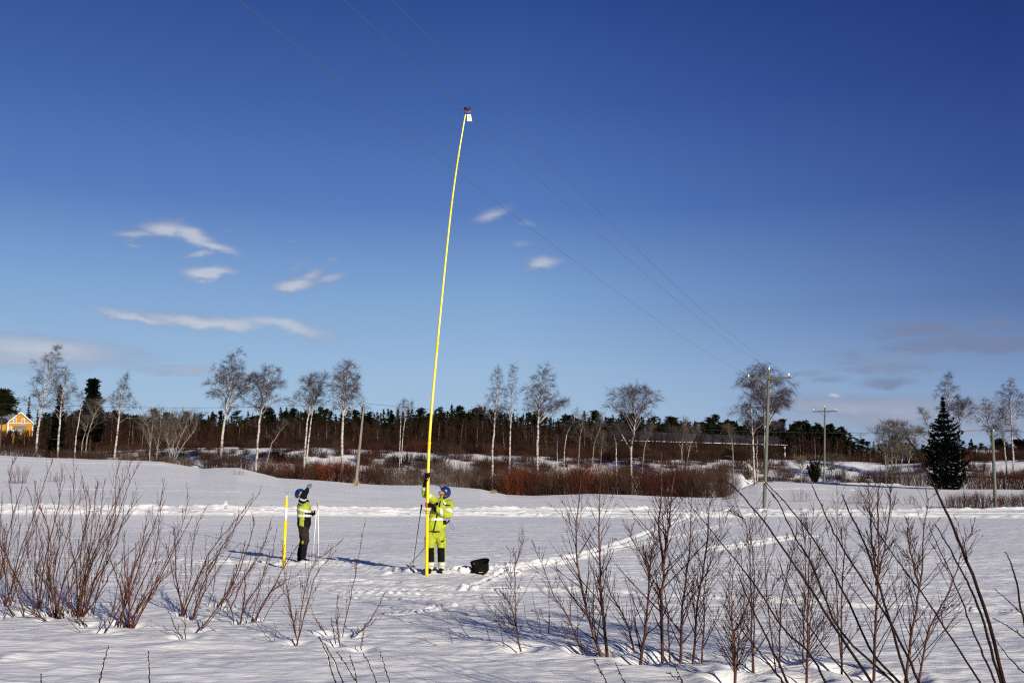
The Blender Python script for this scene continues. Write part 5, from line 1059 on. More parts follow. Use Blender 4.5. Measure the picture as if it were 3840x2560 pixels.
S3 = [(40,1655,160,'willow_brown',8,'brown scrub before the yellow house'),(130,1660,120,'willow_brown',6,'brown scrub right of the yellow house'),(250,1672,110,'willow_brown',6,'brown scrub between the second and third birch trunks'),(340,1678,110,'willow_brown',5,'brown scrub below the bushy pine'),(395,1680,90,'willow_brown',4,'brown scrub left of the cone shaped birch'),(480,1690,80,'willow_grey',3,'grey scrub right of the cone shaped birch'),
 (560,1700,60,'willow_grey',3,'grey scrub at the foot of the multi stemmed tree'),(640,1700,60,'willow_grey',3,'grey scrub at the foot of the broad spreading tree'),(700,1702,70,'willow_grey',3,'grey scrub right of the broad spreading tree'),(800,1672,80,'willow_brown',3,'dense brown shrub at the foot of the tallest birch, left side'),(835,1690,60,'willow_brown',2,'brown shrub at the foot of the tallest birch'),(880,1680,70,'willow_brown',4,'brown shrub right of the tallest birch'),(925,1690,60,'willow_brown',4,'brown shrub left of the mottled birch'),
 (3140,1735,70,'willow_brown',8,'brown scrub on the bank right of the second power pole'),(3215,1770,80,'willow_brown',3,'low brown scrub left of the alders'),(3280,1745,80,'willow_brown',4,'brown scrub at the foot of the alders'),(3350,1728,110,'willow_brown',4,'brown scrub among the alders'),(3430,1735,100,'willow_brown',4,'brown scrub left of the dark spruce'),
 (3640,1740,110,'willow_red',4,'dark red scrub right of the dark spruce'),(3700,1735,110,'willow_red',5,'dark red scrub left of the grey cable pole, in the far row'),(3770,1735,110,'willow_red',5,'dark red scrub right of the grey cable pole, in the far row'),(3830,1740,100,'willow_red',4,'dark red scrub at the right edge in the far row'),(3000,1775,60,'willow_brown',4,'low scrub left of the juniper'),(3170,1790,24,'willow_orange',2,'tiny reddish tuft on the bank')]
for i, (x, yt, w, m_, bk, lab) in enumerate(S3): shrub(300 + i, x, yt, w, m_, lab, bk, int(60 + w * 1.3), group='scrub along the field edge', r0=.011)
# near right thicket and single field bushes (on the field itself)
for i, (x, yt, w, n, lab) in enumerate([(3545,1838,70,80,'leftmost willow of the near thicket under the dark spruce'),(3600,1830,80,120,'second willow of the near thicket under the dark spruce'),(3655,1832,80,130,'willow of the near thicket left of the grey pole'),(3710,1835,70,120,'willow of the near thicket touching the grey pole'),(3770,1838,80,110,'willow of the near thicket right of the grey pole'),(3830,1830,90,130,'last willow of the near thicket at the right edge')]):
    shrub(400 + i, x, yt, w, 'willow_red' if i % 2 else 'willow_brown', lab, d=75.5, n=n, group='near willow thicket on the field', r0=.008)
for i, (x, yb, yt, w, n, m_, lab) in enumerate([(98,1812,1725,80,50,'willow_grey','small round bush far out on the left of the field'),(225,1805,1762,90,30,'willow_grey','low flat bush right of the small round one'),(910,1782,1755,50,24,'willow_grey','tiny pale bush left of the long thicket'),(2720,1871,1800,80,60,'willow_brown','loose bush before the nearest power pole, left side'),(2985,1880,1822,90,40,'willow_grey','low bush right of the nearest power pole'),
      (3215,1888,1815,80,44,'willow_grey','low bush on the field below the second power pole'),(3175,1890,1850,60,24,'willow_grey','smallest bush on the field below the second power pole'),(3395,1890,1845,60,30,'willow_grey','low bush on the field left of the near thicket'),(2290,1838,1800,30,10,'willow_grey','few thin stalks before the right thicket')]):
    p = ground_px(x, yb); shrub(450 + i, x, yt, w, m_, lab, d=p.y, n=n, group='single bushes on the snow field', r0=.006)
for i, (x, yb, yt, w, lab) in enumerate([(1852,1850,1832,26,'tuft of dry grass at the edge before the right thicket'),(1345,1822,1795,22,'tuft of dry grass at the foot of the leaning cable pole'),(1757,1826,1812,14,'small tuft of dry grass left of the right thicket')]):
    p = ground_px(x, yb); shrub(480 + i, x, yt, w, 'dry_grass', lab, d=p.y, n=90, group='dry grass tufts', name='grass_tuft', cat='grass tuft', r0=.006, fork=0)

# ------------------------------------------------------------------ conifers
def leaf_tris(C, D, L_, Wd, rng):
    """C centres, D directions, lengths, widths -> triangles"""
    n = len(C); R = rng.normal(size=(n, 3)); Sd = np.cross(D, R); Sd /= np.linalg.norm(Sd, axis=1, keepdims=True) + 1e-9
    a = C - D * L_[:, None] * .5 + Sd * Wd[:, None] * .5; b = C - D * L_[:, None] * .5 - Sd * Wd[:, None] * .5; c = C + D * L_[:, None] * .5
    return np.stack([a, b, c], 1).reshape(-1, 3)
def spruce(rng, H, R, levels, nb, nt, size, z0=.04, up=.25, droop=.35, power=.85, irregular=.15, profile=None, spread=.13):
    Cs = []; Ds = []
    for l in range(levels):
        t = (l + rng.uniform(-.3, .3)) / levels; z = H * (z0 + (1 - z0) * max(t, 0)); r_ = R * (1 - t) ** power * rng.uniform(1 - irregular, 1 + irregular) + .06 * R * (t < .97)
        if profile: r_ = R * np.interp(t, profile[0], profile[1]) * rng.uniform(1 - irregular, 1 + irregular * .6)
        m = max(4, int(nb * (1 - t * .5)))
        for k in range(m):
            a = 2 * pi * (k + rng.random()) / m; rr = r_ * rng.uniform(.75, 1.12); q = rng.random(max(3, int(nt * (rr / R + .15)))) ** .7
            x = q * rr; zz = z - droop * x * 1.0 + (up * rr) * q ** 3 * 1.6 + .12 * rr
            sp = rng.normal(size=len(q)) * rr * spread * (1.2 - q)
            Cs.append(np.stack([cos(a) * x - sin(a) * sp, sin(a) * x + cos(a) * sp, zz - np.abs(rng.normal(size=len(q))) * size * .5], 1))
            dd = np.stack([cos(a) - sin(a) * rng.normal(size=len(q)) * .5, sin(a) + cos(a) * rng.normal(size=len(q)) * .5, rng.normal(size=len(q)) * .4 - .25 + up * q], 1); Ds.append(dd / np.linalg.norm(dd, axis=1, keepdims=True))
    C = np.concatenate(Cs); D = np.concatenate(Ds); n = len(C); top = leaf_tris(np.array([[0, 0, H * .985]] * 3), np.array([[0, 0, 1.]] * 3), np.full(3, H * .05), np.full(3, size * .6), rng)
    return np.concatenate([leaf_tris(C, D, size * rng.uniform(.8, 1.8, n), size * rng.uniform(.35, .8, n), rng), top])
def pine(rng, H, R, clumps, nt, size, z0=.4):
    Cs = []; Ds = []
    for i in range(clumps):
        t = rng.random(); z = H * (z0 + (1 - z0) * t); rr = R * (1 - abs(t - .25) * .9) * (.35 + .75 * (1 - t) ** .5); a = rng.uniform(0, 6.28); rad = rr * rng.uniform(.35, 1)
        c = V3(cos(a) * rad, sin(a) * rad, z); m = nt; g_ = rng.normal(size=(m, 3)) * V3(.16, .16, .07) * R * 1.15; Cs.append(c + g_); d = g_ * V3(1, 1, 1) + V3(cos(a), sin(a), .9) * R * .1; Ds.append(d / (np.linalg.norm(d, axis=1, keepdims=True) + 1e-9))
    C = np.concatenate(Cs); D = np.concatenate(Ds); n = len(C); return leaf_tris(C, D, size * rng.uniform(.8, 1.6, n), size * rng.uniform(.4, .9, n), rng)
def tri_obj(name, V, m_, parent=None):
    return mesh_np(name, V, np.arange(len(V)).reshape(-1, 3), m_, smooth_=False, parent=parent)
def conifer(seed, kind, xt, yt, yb, hw, d, label, m_='needle', group=None, cat=None, **kw):
    rng = np.random.default_rng(seed); b = at(xt, yb, d); gz = g1(b.x, b.y); b.z = min(b.z, gz); H = at(xt, yt, d).z - b.z; R = hw * d / F
    t = thing('pine_tree' if kind == 'pine' else 'spruce_tree', b, label, cat or kind, group or 'dark conifers standing out from the forest')
    V = pine(rng, H, R, kw.get('clumps', 60), kw.get('nt', 40), kw.get('size', .5), kw.get('z0', .3)) if kind == 'pine' else spruce(rng, H, R, kw.get('levels', 34), kw.get('nb', 11), kw.get('nt', 12), kw.get('size', .42), kw.get('z0', .05), kw.get('up', .2), kw.get('droop', .35), kw.get('power', .85), kw.get('irr', .15), kw.get('profile'), kw.get('spread', .13))
    tri_obj('crown', V, M[m_], t); tube_obj('trunk', [(np.array([(0, 0, -.3), (0, 0, H * .5), (0, 0, H * .97)]), np.array([.2, .13, .02]) * (H / 12))], 7, M['con_trunk'], t)
    if kind == 'pine':
        L_ = []
        for i in range(16): z = H * rng.uniform(kw.get('z0', .3), .92); a = rng.uniform(0, 6.28); r_ = R * .75; L_.append((np.array([(0, 0, z), (cos(a) * r_ * .5, sin(a) * r_ * .5, z + .08 * r_), (cos(a) * r_, sin(a) * r_, z + .3 * r_)]), np.array([.06, .04, .02])))
        tube_obj('limbs', L_, 5, M['con_trunk'], t)
    return t
conifer(1, 'spruce', 3552, 1482, 1818, 80, 117, 'big black green spruce with upswept branches at the right of the field', 'needle_dark', levels=34, nb=14, nt=46, size=.26, up=.34, droop=.42, z0=.015, irr=.20, spread=.07, profile=([0, .08, .25, .45, .60, .70, .78, .86, 1], [.80, .97, 1, .86, .72, .55, .28, .15, .03]))
conifer(2, 'spruce', 212, 1440, 1700, 34, 156, 'narrow dark spruce behind the first two birches', 'needle_dark', levels=36, nt=14, irr=.2, power=.7)
conifer(3, 'spruce', 98, 1481, 1690, 21, 280, 'slim dark spruce right behind the yellow house', 'needle', levels=26, nt=10)
conifer(4, 'spruce', 133, 1530, 1690, 16, 284, 'small dark spruce right of the slim one by the house', 'needle', levels=20, nt=9)
conifer(5, 'pine', 336, 1425, 1690, 44, 158, 'bushy dark pine behind the thin crooked birch', 'needle_dark', clumps=150, nt=46, size=.38, z0=.22)
conifer(6, 'pine', -2, 1462, 1700, 56, 165, 'big layered pine cut by the left edge above the yellow house', 'needle_pine', clumps=70, nt=50, size=.40, z0=.62)
conifer(7, 'spruce', 793, 1537, 1690, 15, 235, 'first of the two small spruces above the forest left of the tallest birch', 'needle_dark', levels=18, nt=9)
conifer(8, 'pine', 822, 1540, 1690, 15, 236, 'second small conifer above the forest left of the tallest birch', 'needle_dark', clumps=36, nt=30)
conifer(9, 'spruce', 3056, 1746, 1803, 24, 141, 'dark spreading juniper bush left of the second power pole', 'needle_pine', levels=10, nb=12, nt=22, size=.26, up=1.1, droop=-.3, power=.35, irr=.4, cat='juniper')
conifer(10, 'spruce', 3647, 1642, 1725, 18, 240, 'small grey green spruce far right of the big dark one', 'needle_pine', levels=16, nt=10)
conifer(11, 'pine', 3825, 1648, 1720, 40, 235, 'dark rounded pine at the right edge behind the dark house', 'needle_dark', clumps=60, nt=34, size=.6, z0=.1)
conifer(12, 'pine', 3755, 1650, 1720, 45, 250, 'dark rounded conifer behind the cream building', 'needle_dark', clumps=60, nt=34, size=.6, z0=.1)
conifer(13, 'spruce', 3418, 1650, 1740, 12, 200, 'small spruce among the alders', 'needle_dark', levels=16, nt=9)
for i, (x, yt, hw_, lab) in enumerate([(2985,1592,22,'rounded pine left of the second power pole'),(3030,1588,26,'broad rounded pine behind the second power pole, left side'),(3058,1600,20,'dark pine just left of the second power pole'),(3078,1598,18,'dark narrow pine touching the second power pole'),(3118,1592,30,'broad sunlit pine right of the second power pole'),(3146,1618,22,'lower pine at the right end of the pine group'),(3178,1655,14,'low pine closing the pine group at the right')]):
    conifer(30 + i, 'pine', x, yt, 1735, hw_, 205, lab, 'needle_pine' if i % 2 == 0 else 'needle', group='pines at the second power pole', clumps=70, nt=36, size=.5, z0=.25)

# forest wall: one far mass ------------------------------------------------------
def forest():
    rng = np.random.default_rng(77); T = [spruce(np.random.default_rng(i), 10, 1.7, 24, 8, 11, .40) for i in range(4)] + [pine(np.random.default_rng(i + 9), 10, 1.9, 34, 30, .42, .30) for i in range(4)]
    sk = lambda x: np.interp(x, [-600, 0, 130, 260, 520, 780, 900, 1100, 1250, 1400, 1600, 1780, 1900, 2050, 2250, 2500, 2700, 2950, 3150, 3200, 3300, 3840, 4500], [1560, 1560, 1575, 1545, 1560, 1562, 1562, 1545, 1548, 1552, 1548, 1535, 1552, 1565, 1565, 1582, 1585, 1598, 1612, 1660, 1668, 1678, 1678])
    out = []
    for row, (d0, lo) in enumerate(((222, 20), (236, 9), (250, 0), (266, -4))):
        x = -500
        while x < 4400:
            d = d0 + rng.uniform(-5, 5); 
            if 2300 < x < 3000: d += 28
            if x < 140: d += 62
            u = (x - CX) / F; g_ = g1(u * d, d); yt = sk(x) - 4 + lo + rng.normal() * 10 + abs(rng.normal()) * 9 - 6 + (14 if x < 1000 and rng.random() < .4 else 0); top = at(x, yt, d).z; H = top - g_
            if H > 1:
                k = rng.choice([0, 1, 2, 3, 0, 1, 4, 6, 7]) if x < 2500 else rng.choice([0, 1, 4, 5, 6, 7]); V = T[k] * V3(H / 10 * rng.uniform(.9, 1.5), H / 10 * rng.uniform(.9, 1.5), H / 10); a = rng.uniform(0, 6.28); ca, sa = cos(a), sin(a)
                out.append(np.stack([V[:, 0] * ca - V[:, 1] * sa + u * d, V[:, 0] * sa + V[:, 1] * ca + d, V[:, 2] + g_], 1))
            x += rng.uniform(11, 30)
    o = tri_obj('conifer_forest', np.concatenate(out), M['needle']); tag(o, 'dark conifer forest closing the far side of the fields', 'forest', kind='stuff')
    # bare brown wood in front of it
    polys = []; pale = []
    for i in range(2500):
        x = rng.uniform(-500, 4300); d = rng.uniform(186, 226) if not 2300 < x < 2990 else rng.choice([rng.uniform(172, 205), rng.uniform(246, 256)])
        if x < 260 and d > 196: d = 190
        u = (x - CX) / F; b = V3(u * d, d, g1(u * d, d)); low = 26 if x > 1000 else 4
        yt = sk(x) + low + abs(rng.normal()) * 34 - (12 if rng.random() < .1 else 0)
        if x > 3180: yt = max(yt, 1676)
        if x < 140: yt = max(yt, 1618) if x < 128 else max(yt, 1595)
        if 2300 < x < 2990 and d < 230: yt = max(yt, 1668) if rng.random() < .3 else max(yt, 1596)
        H = max(1.2, at(x, yt, d).z - b[2]); ln = rng.normal() * .05
        tr_ = np.array([b, b + V3(ln * H * .4, 0, H * .5), b + V3(ln * H, 0, H)]); (pale if rng.random() < .13 else polys).append((tr_, np.array([.075, .05, .015]) * rng.uniform(.5, 1.1)))
        for j in range(30):
            q = rng.uniform(.22, 1) if H > 3 else rng.uniform(0, 1); a = poly_at(tr_, q); an = rng.uniform(0, 6.28); l = H * .20 * (1.25 - q) + .35; dd = V3(cos(an) * .55, sin(an) * .55, rng.uniform(.5, 1.1)); e = a + dd * l
            polys.append((np.array([a, e]), np.array([.034, .012])))
    for i in range(3800):   # ground brush
        x = rng.uniform(-500, 4300); d = rng.uniform(176, 222); u = (x - CX) / F; b = V3(u * d, d, g1(u * d, d) - .1)
        for j in range(6): an = rng.uniform(0, 6.28); H = rng.uniform(.8, 3.3) * (.5 if 2800 < x < 3500 else 1); polys.append((np.array([b + V3(cos(an), sin(an), 0) * .5, b + V3(cos(an) * .8, sin(an) * .8, H)]), np.array([.032, .012])))
    V, Fq = tubes(polys, 3); tag(mesh_np('bare_wood', V, Fq, M['wood_mass']), 'brown leafless young wood standing before the conifer forest', 'wood', kind='stuff')
    V, Fq = tubes(pale, 4); tag(mesh_np('pale_trunk_wood', V, Fq, M['wood_trunk']), 'scattered thin pale trunks inside the brown wood', 'wood', kind='stuff')
forest()

# ------------------------------------------------------------------ foreground shrubs and saplings
def grow(rng, P, r0, bark, twigs, n1, ang, l1, n2, start=.15, r_tw=.0028, up=.15):
    """side shoots along a stem P"""
    L_ = np.sum(np.linalg.norm(np.diff(P, axis=0), axis=1))
    for i in range(n1):
        q = start + (1 - start) * ((i + rng.random()) / n1); a = poly_at(P, q); j = min(int(q * (len(P) - 1)), len(P) - 2); d0 = unit(P[j + 1] - P[j])
        an = rng.uniform(0, 6.28) if rng.random() < .4 else rng.choice([0, pi]) + rng.normal() * .5; sd = unit(V3(cos(an), sin(an), 0) - d0 * np.dot(V3(cos(an), sin(an), 0), d0))
        th = ang * rng.uniform(.7, 1.25); d = unit(d0 * cos(th) + sd * sin(th)); l = l1 * L_ * (1.1 - q * .85) * rng.uniform(.35, 1.1)
        pts = [a]
        for w in range(5): d = unit(d + rdir(rng) * .10 + V3(0, 0, up)); pts.append(pts[-1] + d * l / 5)
        pts = np.array(pts); rb = max(r_tw, r0 * (1 - q) * .42); twigs.append((pts, np.linspace(rb, r_tw * .6, 6)))
        for w in range(rng.poisson(n2 * l / (l1 * L_))):
            qq = rng.uniform(.2, .95); a2 = poly_at(pts, qq); d2 = unit(d * .9 + rdir(rng) * .55); l2 = l * rng.uniform(.2, .6) * (1.2 - qq); m_ = a2 + d2 * l2 * .5; twigs.append((np.array([a2, m_, m_ + unit(d2 + V3(0, 0, up * 2)) * l2 * .5]), np.array([r_tw, r_tw * .8, r_tw * .5])))
def stem3(path, d, lean, rng, m=14, jit=.006):
    px_ = bez(path, m); out = []
    for i, (x, y) in enumerate(px_): out.append(np.array(at(x, y, d + lean * i / (m - 1))) + rng.normal(size=3) * jit * (i > 0))
    return np.array(out)
for i, (lab, stems) in enumerate(LS):
    rng = np.random.default_rng(500 + i); b0 = ground_px(*stems[0][0]); t = thing('willow_shrub', b0, lab, 'shrub', 'willow shrubs in the foreground'); tw = []
    for j, st in enumerate(stems):
        b = ground_px(*st[0]); P = stem3(st, b.y, rng.uniform(-.25, .35), rng); P = np.concatenate([[P[0] + (P[0] - P[1]) * .4], P]) - np.array(b0)
        r0 = rng.uniform(.0075, .0115) if i < 7 else .0065
        sm_ = tube_obj('stem', [(P, r0 * (1 - np.linspace(0, 1, len(P)) * .72))], 7, M['stem_red'], t); tw = []
        grow(rng, P[1:], r0, None, tw, 19 if i < 8 else 9, .42, .30, 2.4, .12, .0026)
        tube_obj('twigs', tw, 4, M['stem_red'], sm_)
        if i < 7:       # a thinner neighbour shoot from the same root
            P2 = P + np.linspace(0, 1, len(P))[:, None] * V3(rng.uniform(-.4, .3), rng.uniform(-.5, .5), 0) + V3(rng.uniform(-.12, .12), rng.uniform(-.15, .15), 0); P2 = P2[0] + (P2 - P2[0]) * rng.uniform(.55, .9)
            sm_ = tube_obj('stem', [(P2, r0 * .7 * (1 - np.linspace(0, 1, len(P)) * .7))], 6, M['stem_red'], t); tw = []; grow(rng, P2[1:], r0 * .7, None, tw, 10, .42, .28, 1.5, .15, .0024); tube_obj('twigs', tw, 4, M['stem_red'], sm_)
for i, (lab, r0, stems) in enumerate(RS):
    rng = np.random.default_rng(600 + i); b0 = ground_px(*stems[0][0]); t = thing('birch_sapling', b0, lab, 'sapling', 'young birches in the foreground'); tw = []
    for j, st in enumerate(stems):
        b = ground_px(*st[0]) if st[0][1] > 2250 else b0; ln = rng.uniform(-.15, .2); P = stem3(st, b.y if j == 0 or st[0][1] > 2400 else b0.y, ln, rng, 16, .004)
        if j == 0 or st[0][1] > 2400: P = np.concatenate([[P[0] + (P[0] - P[1]) * .5], P])
        P = P - np.array(b0); rj = r0 if j == 0 else r0 * .72
        sm_ = tube_obj('stem', [(P, rj * (1 - np.linspace(0, 1, len(P)) ** .8 * .84))], 8, M['stem_birch'], t); tw = []
        grow(rng, P[1:], rj, None, tw, 40 if r0 > .012 else 24, .66, .44, 6.5, .04, .0021, up=.085)
        tube_obj('twigs', tw, 4, M['twig_dark'], sm_)
for i, (lab, d, r0, path) in enumerate(NS):
    r0 *= .62 if i >= 17 else .85
    rng = np.random.default_rng(700 + i); P = stem3(path, d, rng.uniform(0, .5), rng, 22, .002); dirn = unit(P[0] - P[2]); base = P[0].copy(); ext = []
    while base[2] > g1(base[0], base[1]) - .1 and len(ext) < 40: base = base + unit(dirn * .8 + V3(0, 0, -.35)) * .12; ext.append(base.copy())
    P = np.concatenate([np.array(ext[::-1]), P]) if ext else P
    b = P[0].copy(); t = thing('willow_wand', b, lab, 'willow shoot', 'long willow wands in front of the camera'); P = P - b; n = len(P)
    rad = r0 * (1 - np.linspace(0, 1, n) ** 1.3 * .72) * 1.0; tube_obj('stem', [(P, rad)], 8, M['near_stem'], t)
    g = Geo(); cat_ = i >= 17 and i < 29
    L_ = np.sum(np.linalg.norm(np.diff(P, axis=0), axis=1)); nb = int(L_ / .11)
    for j in range(nb):
        q = .25 + .75 * (j + .5) / nb; a = poly_at(P, q); k_ = min(int(q * (n - 1)), n - 2); d0 = unit(P[k_ + 1] - P[k_]); sd = unit(np.cross(d0, (0, 1, 0))) * (1 if j % 2 else -1); rr = rad[k_]
        ax3 = [sd, np.cross(d0, sd), d0]; sz = rng.uniform(.8, 1.25); g.ell(a + sd * rr * .8, (.0028 * sz, .0028 * sz, .008 * sz), ax3, 6, 4)
    if len(g.v): g.build('buds', [M['near_stem']], t)
    if cat_:
        g = Geo()
        for j in range(3): q = rng.uniform(.5, .95); a = poly_at(P, q); k_ = min(int(q * (n - 1)), n - 2); d0 = unit(P[k_ + 1] - P[k_]); sd = unit(np.cross(d0, (0, 1, 0))); g.ell(a + sd * .006, (.005, .005, .009), [sd, np.cross(d0, sd), d0], 6, 4)
        g.build('catkins', [M['catkin']], t)
    if i in (2, 4, 10, 11, 17, 20, 5, 7):
        tw = []; grow(rng, P[int(n * .35):], r0, None, tw, 5, .40, .16, .6, .1, .0028); tube_obj('side_shoots', tw, 5, M['near_stem'], t)
SL = ['thin leaning shoot in the centre foreground, first right of the lower middle wands', 'thin leaning shoot in the centre foreground, second and longer one', 'almost flat fallen shoot on the snow left of the centre', 'tiny short shoot between the two leaning centre shoots', 'bent shoot above the left foot of the first leaning sapling', 'straight thin shoot before the leaning saplings', 'upright shoot left of the small sapling below the bag', 'short shoot right of the small sapling below the bag', 'slightly bent shoot, left of three at the copper pair', 'straight shoot, middle of three at the copper pair', 'curved shoot, right of three at the copper pair', 'low shoot lying left at the foot of the copper pair', 'leaning shoot left of the small forked willow', 'short upright shoot left of the small forked willow', 'curved shoot right of the small forked willow', 'straight shoot left of the single reddish willow', 'low shoot lying in the snow under the third willow shrub', 'low shoot lying in the snow under the densest willow', 'low shoot lying under the willow leaning to the tube']
for i, path in enumerate(SS):
    rng = np.random.default_rng(800 + i); b = ground_px(*path[0]); P = stem3(path, b.y, 0, rng, 10, .003); P = np.concatenate([[P[0] + (P[0] - P[1]) * .4], P]) - np.array(b); tw = [(P, .0042 * (1 - np.linspace(0, 1, len(P)) * .6))]; grow(rng, P, .004, None, tw, 3, .5, .15, .5, .3, .002)
    V, Fq = tubes(tw, 5); o = mesh_np('willow_shoot', V, Fq, M['stem_red']); o.location = b; tag(o, SL[i], 'shoot', 'thin shoots poking out of the foreground snow')

# ------------------------------------------------------------------ buildings
def house():
    d = 262.0; k = d / F; b = at(78, 1690, d); b.z = g1(b.x, b.y) - .3; t = thing('wooden_house', b, 'yellow ochre wooden house with white corners and a grey roof, at the left edge', 'house')
    def q(x, y, dy=0): return np.array(at(x, y, d + dy) - b)
    L_, R__, pk, ey = q(30, 1585)[0], q(126, 1590)[0], q(82, 1546), q(82, 1586)[2]
    depth = 7.0; g = Geo(); xs = (L_, R__); m = (L_ + R__) / 2; sh = V3(-9.0, 5.5, 0)      # the ridge runs back and to the left
    pts = [V3(L_, 0, 0), V3(R__, 0, 0), V3(R__, 0, ey), V3(m, 0, pk[2]), V3(L_, 0, ey)]; V = pts + [p + sh for p in pts]
    g.add(V, [[0, 1, 2, 3, 4], [9, 8, 7, 6, 5], [0, 5, 6, 1], [1, 6, 7, 2], [4, 9, 5, 0]]); g.build('wall', [M['ochre']], t, False)
    g = Geo(); ov = V3(0, -.35, 0); e = .5
    for (a, c, sx) in ((V3(L_, 0, ey), V3(m, 0, pk[2]), -1), (V3(R__, 0, ey), V3(m, 0, pk[2]), 1)):
        o_ = (a - c) / np.linalg.norm(a - c) * e; a2 = a + o_; up_ = V3(0, 0, .05); th = V3(0, 0, .16)
        V = [a2 + ov + up_, c + ov + up_, c + sh + up_, a2 + sh + up_]; V += [v + th for v in V]; g.add(V, [[3, 2, 1, 0], [4, 5, 6, 7], [0, 1, 5, 4], [1, 2, 6, 5], [2, 3, 7, 6], [3, 0, 4, 7]])
    rf = g.build('roof', [M['roof_grey']], t, False)
    g = Geo(); cc = V3(m, 0, pk[2] + .1) + sh * .45; g.box(cc, (.8, .8, 1.5)); g.build('chimney', [M['roof_dark']], rf, False)
    for a, c in ((V3(L_, 0, ey), V3(m, 0, pk[2])), (V3(R__, 0, ey), V3(m, 0, pk[2]))):
        o_ = (a - c) / np.linalg.norm(a - c) * e; g = Geo(); g.loft([a + o_ + V3(0, -.40, .06), c + V3(0, -.40, .06)], [(.05, .14)] * 2, xdir=(0, 1, 0), n=4, cap=False); g.build('bargeboard', [M['white_trim']], t, False)
    for x in (L_ + .1, R__ - .1): g = Geo(); g.box((x, -.04, ey / 2), (.28, .10, ey)); g.build('corner_board', [M['white_trim']], t, False)
    g = Geo(); g.box((m, -.03, ey + .05), (R__ - L_ - .5, .07, .14)); g.build('string_board', [M['white_trim']], t, False)
    def win(x, y0, y1, wpx, par=None):
        c = (q(x, y0) + q(x, y1)) / 2; w = wpx * k; h = (y1 - y0) * k; g = Geo(); g.box((c[0], -.05, c[2]), (w, .06, h)); wd = g.build('window', [M['glass']], t, False)
        g = Geo(); f_ = .14
        g.box((c[0] - w / 2, -.10, c[2]), (f_, .08, h + f_)); g.box((c[0] + w / 2, -.10, c[2]), (f_, .08, h + f_)); g.box((c[0], -.10, c[2] + h / 2), (w - f_, .08, f_)); g.box((c[0], -.10, c[2] - h / 2), (w - f_, .08, f_)); g.box((c[0], -.11, c[2]), (.06, .05, h - f_)); g.box((c[0], -.115, c[2] + h * .12), (w - f_, .05, .05)); g.build('frame', [M['white_trim']], wd, False)
    win(56, 1568, 1586, 10); win(88, 1569, 1588, 10); win(39, 1600, 1622, 10)
    # porch with its own roof
    pc = q(84, 1630, -2.2); g = Geo(); zt = q(84, 1611)[2]; zl = q(84, 1597)[2]; x0, x1 = q(52, 1600)[0], q(116, 1600)[0]
    g.box(((x0 + x1) / 2, -1.2, zt / 2), (x1 - x0 - .8, 2.2, zt)); po = g.build('porch', [M['ochre']], t, False)
    g = Geo(); V = [V3(x0, -.05, zl), V3(x1 - 1.2, -.05, zl + .0), V3(x1, -2.6, zt), V3(x0 + 1.6, -2.6, zt)]; V += [v + V3(0, 0, .15) for v in V]; g.add(V, [[3, 2, 1, 0], [4, 5, 6, 7], [0, 1, 5, 4], [1, 2, 6, 5], [2, 3, 7, 6], [3, 0, 4, 7]]); g.build('porch_roof', [M['roof_grey']], po, False)
    for x in (56, 72, 90):
        c = q(x, 1618); g = Geo(); g.box((c[0], -2.33, zt - .85), (.75, .06, 1.2)); w_ = g.build('window', [M['glass']], po, False); 
        g = Geo(); 
        for sx in (-.4, .4): g.box((c[0] + sx, -2.37, zt - .85), (.13, .06, 1.3))
        g.box((c[0], -2.37, zt - .2), (.67, .06, .12)); g.build('window_frame', [M['white_trim']], po, False)
    # left wing
    g = Geo(); wz = q(20, 1588)[2]; g.box((L_ - 3.2, 1.0, wz / 2), (6.3, 4.0, wz)); wg = g.build('wing_wall', [M['ochre']], t, False)
    g = Geo(); V = [V3(L_ - 6.5, -1.4, wz - .1), V3(L_ + .05, -1.4, wz - .1), V3(L_ + .6, 1.6, wz + 1.5), V3(L_ - 6.5, 1.6, wz + 1.5)]; V += [v + V3(0, 0, .15) for v in V]; g.add(V, [[3, 2, 1, 0], [4, 5, 6, 7], [0, 1, 5, 4], [1, 2, 6, 5], [2, 3, 7, 6], [3, 0, 4, 7]]); g.build('wing_roof', [M['roof_dark']], wg, False)
    g = Geo(); cx_ = q(2, 1608)[0]; g.box((cx_, -1.05, wz - 1.3), (.8, .06, 1.5)); g.build('window', [M['glass']], wg, False); g = Geo(); g.box((cx_ + .45, -1.10, wz - 1.3), (.14, .08, 1.6)); g.box((cx_ - .45, -1.10, wz - 1.3), (.14, .08, 1.6)); g.box((cx_, -1.10, wz - .5), (.76, .08, .12)); g.build('window_frame', [M['white_trim']], wg, False)
house()
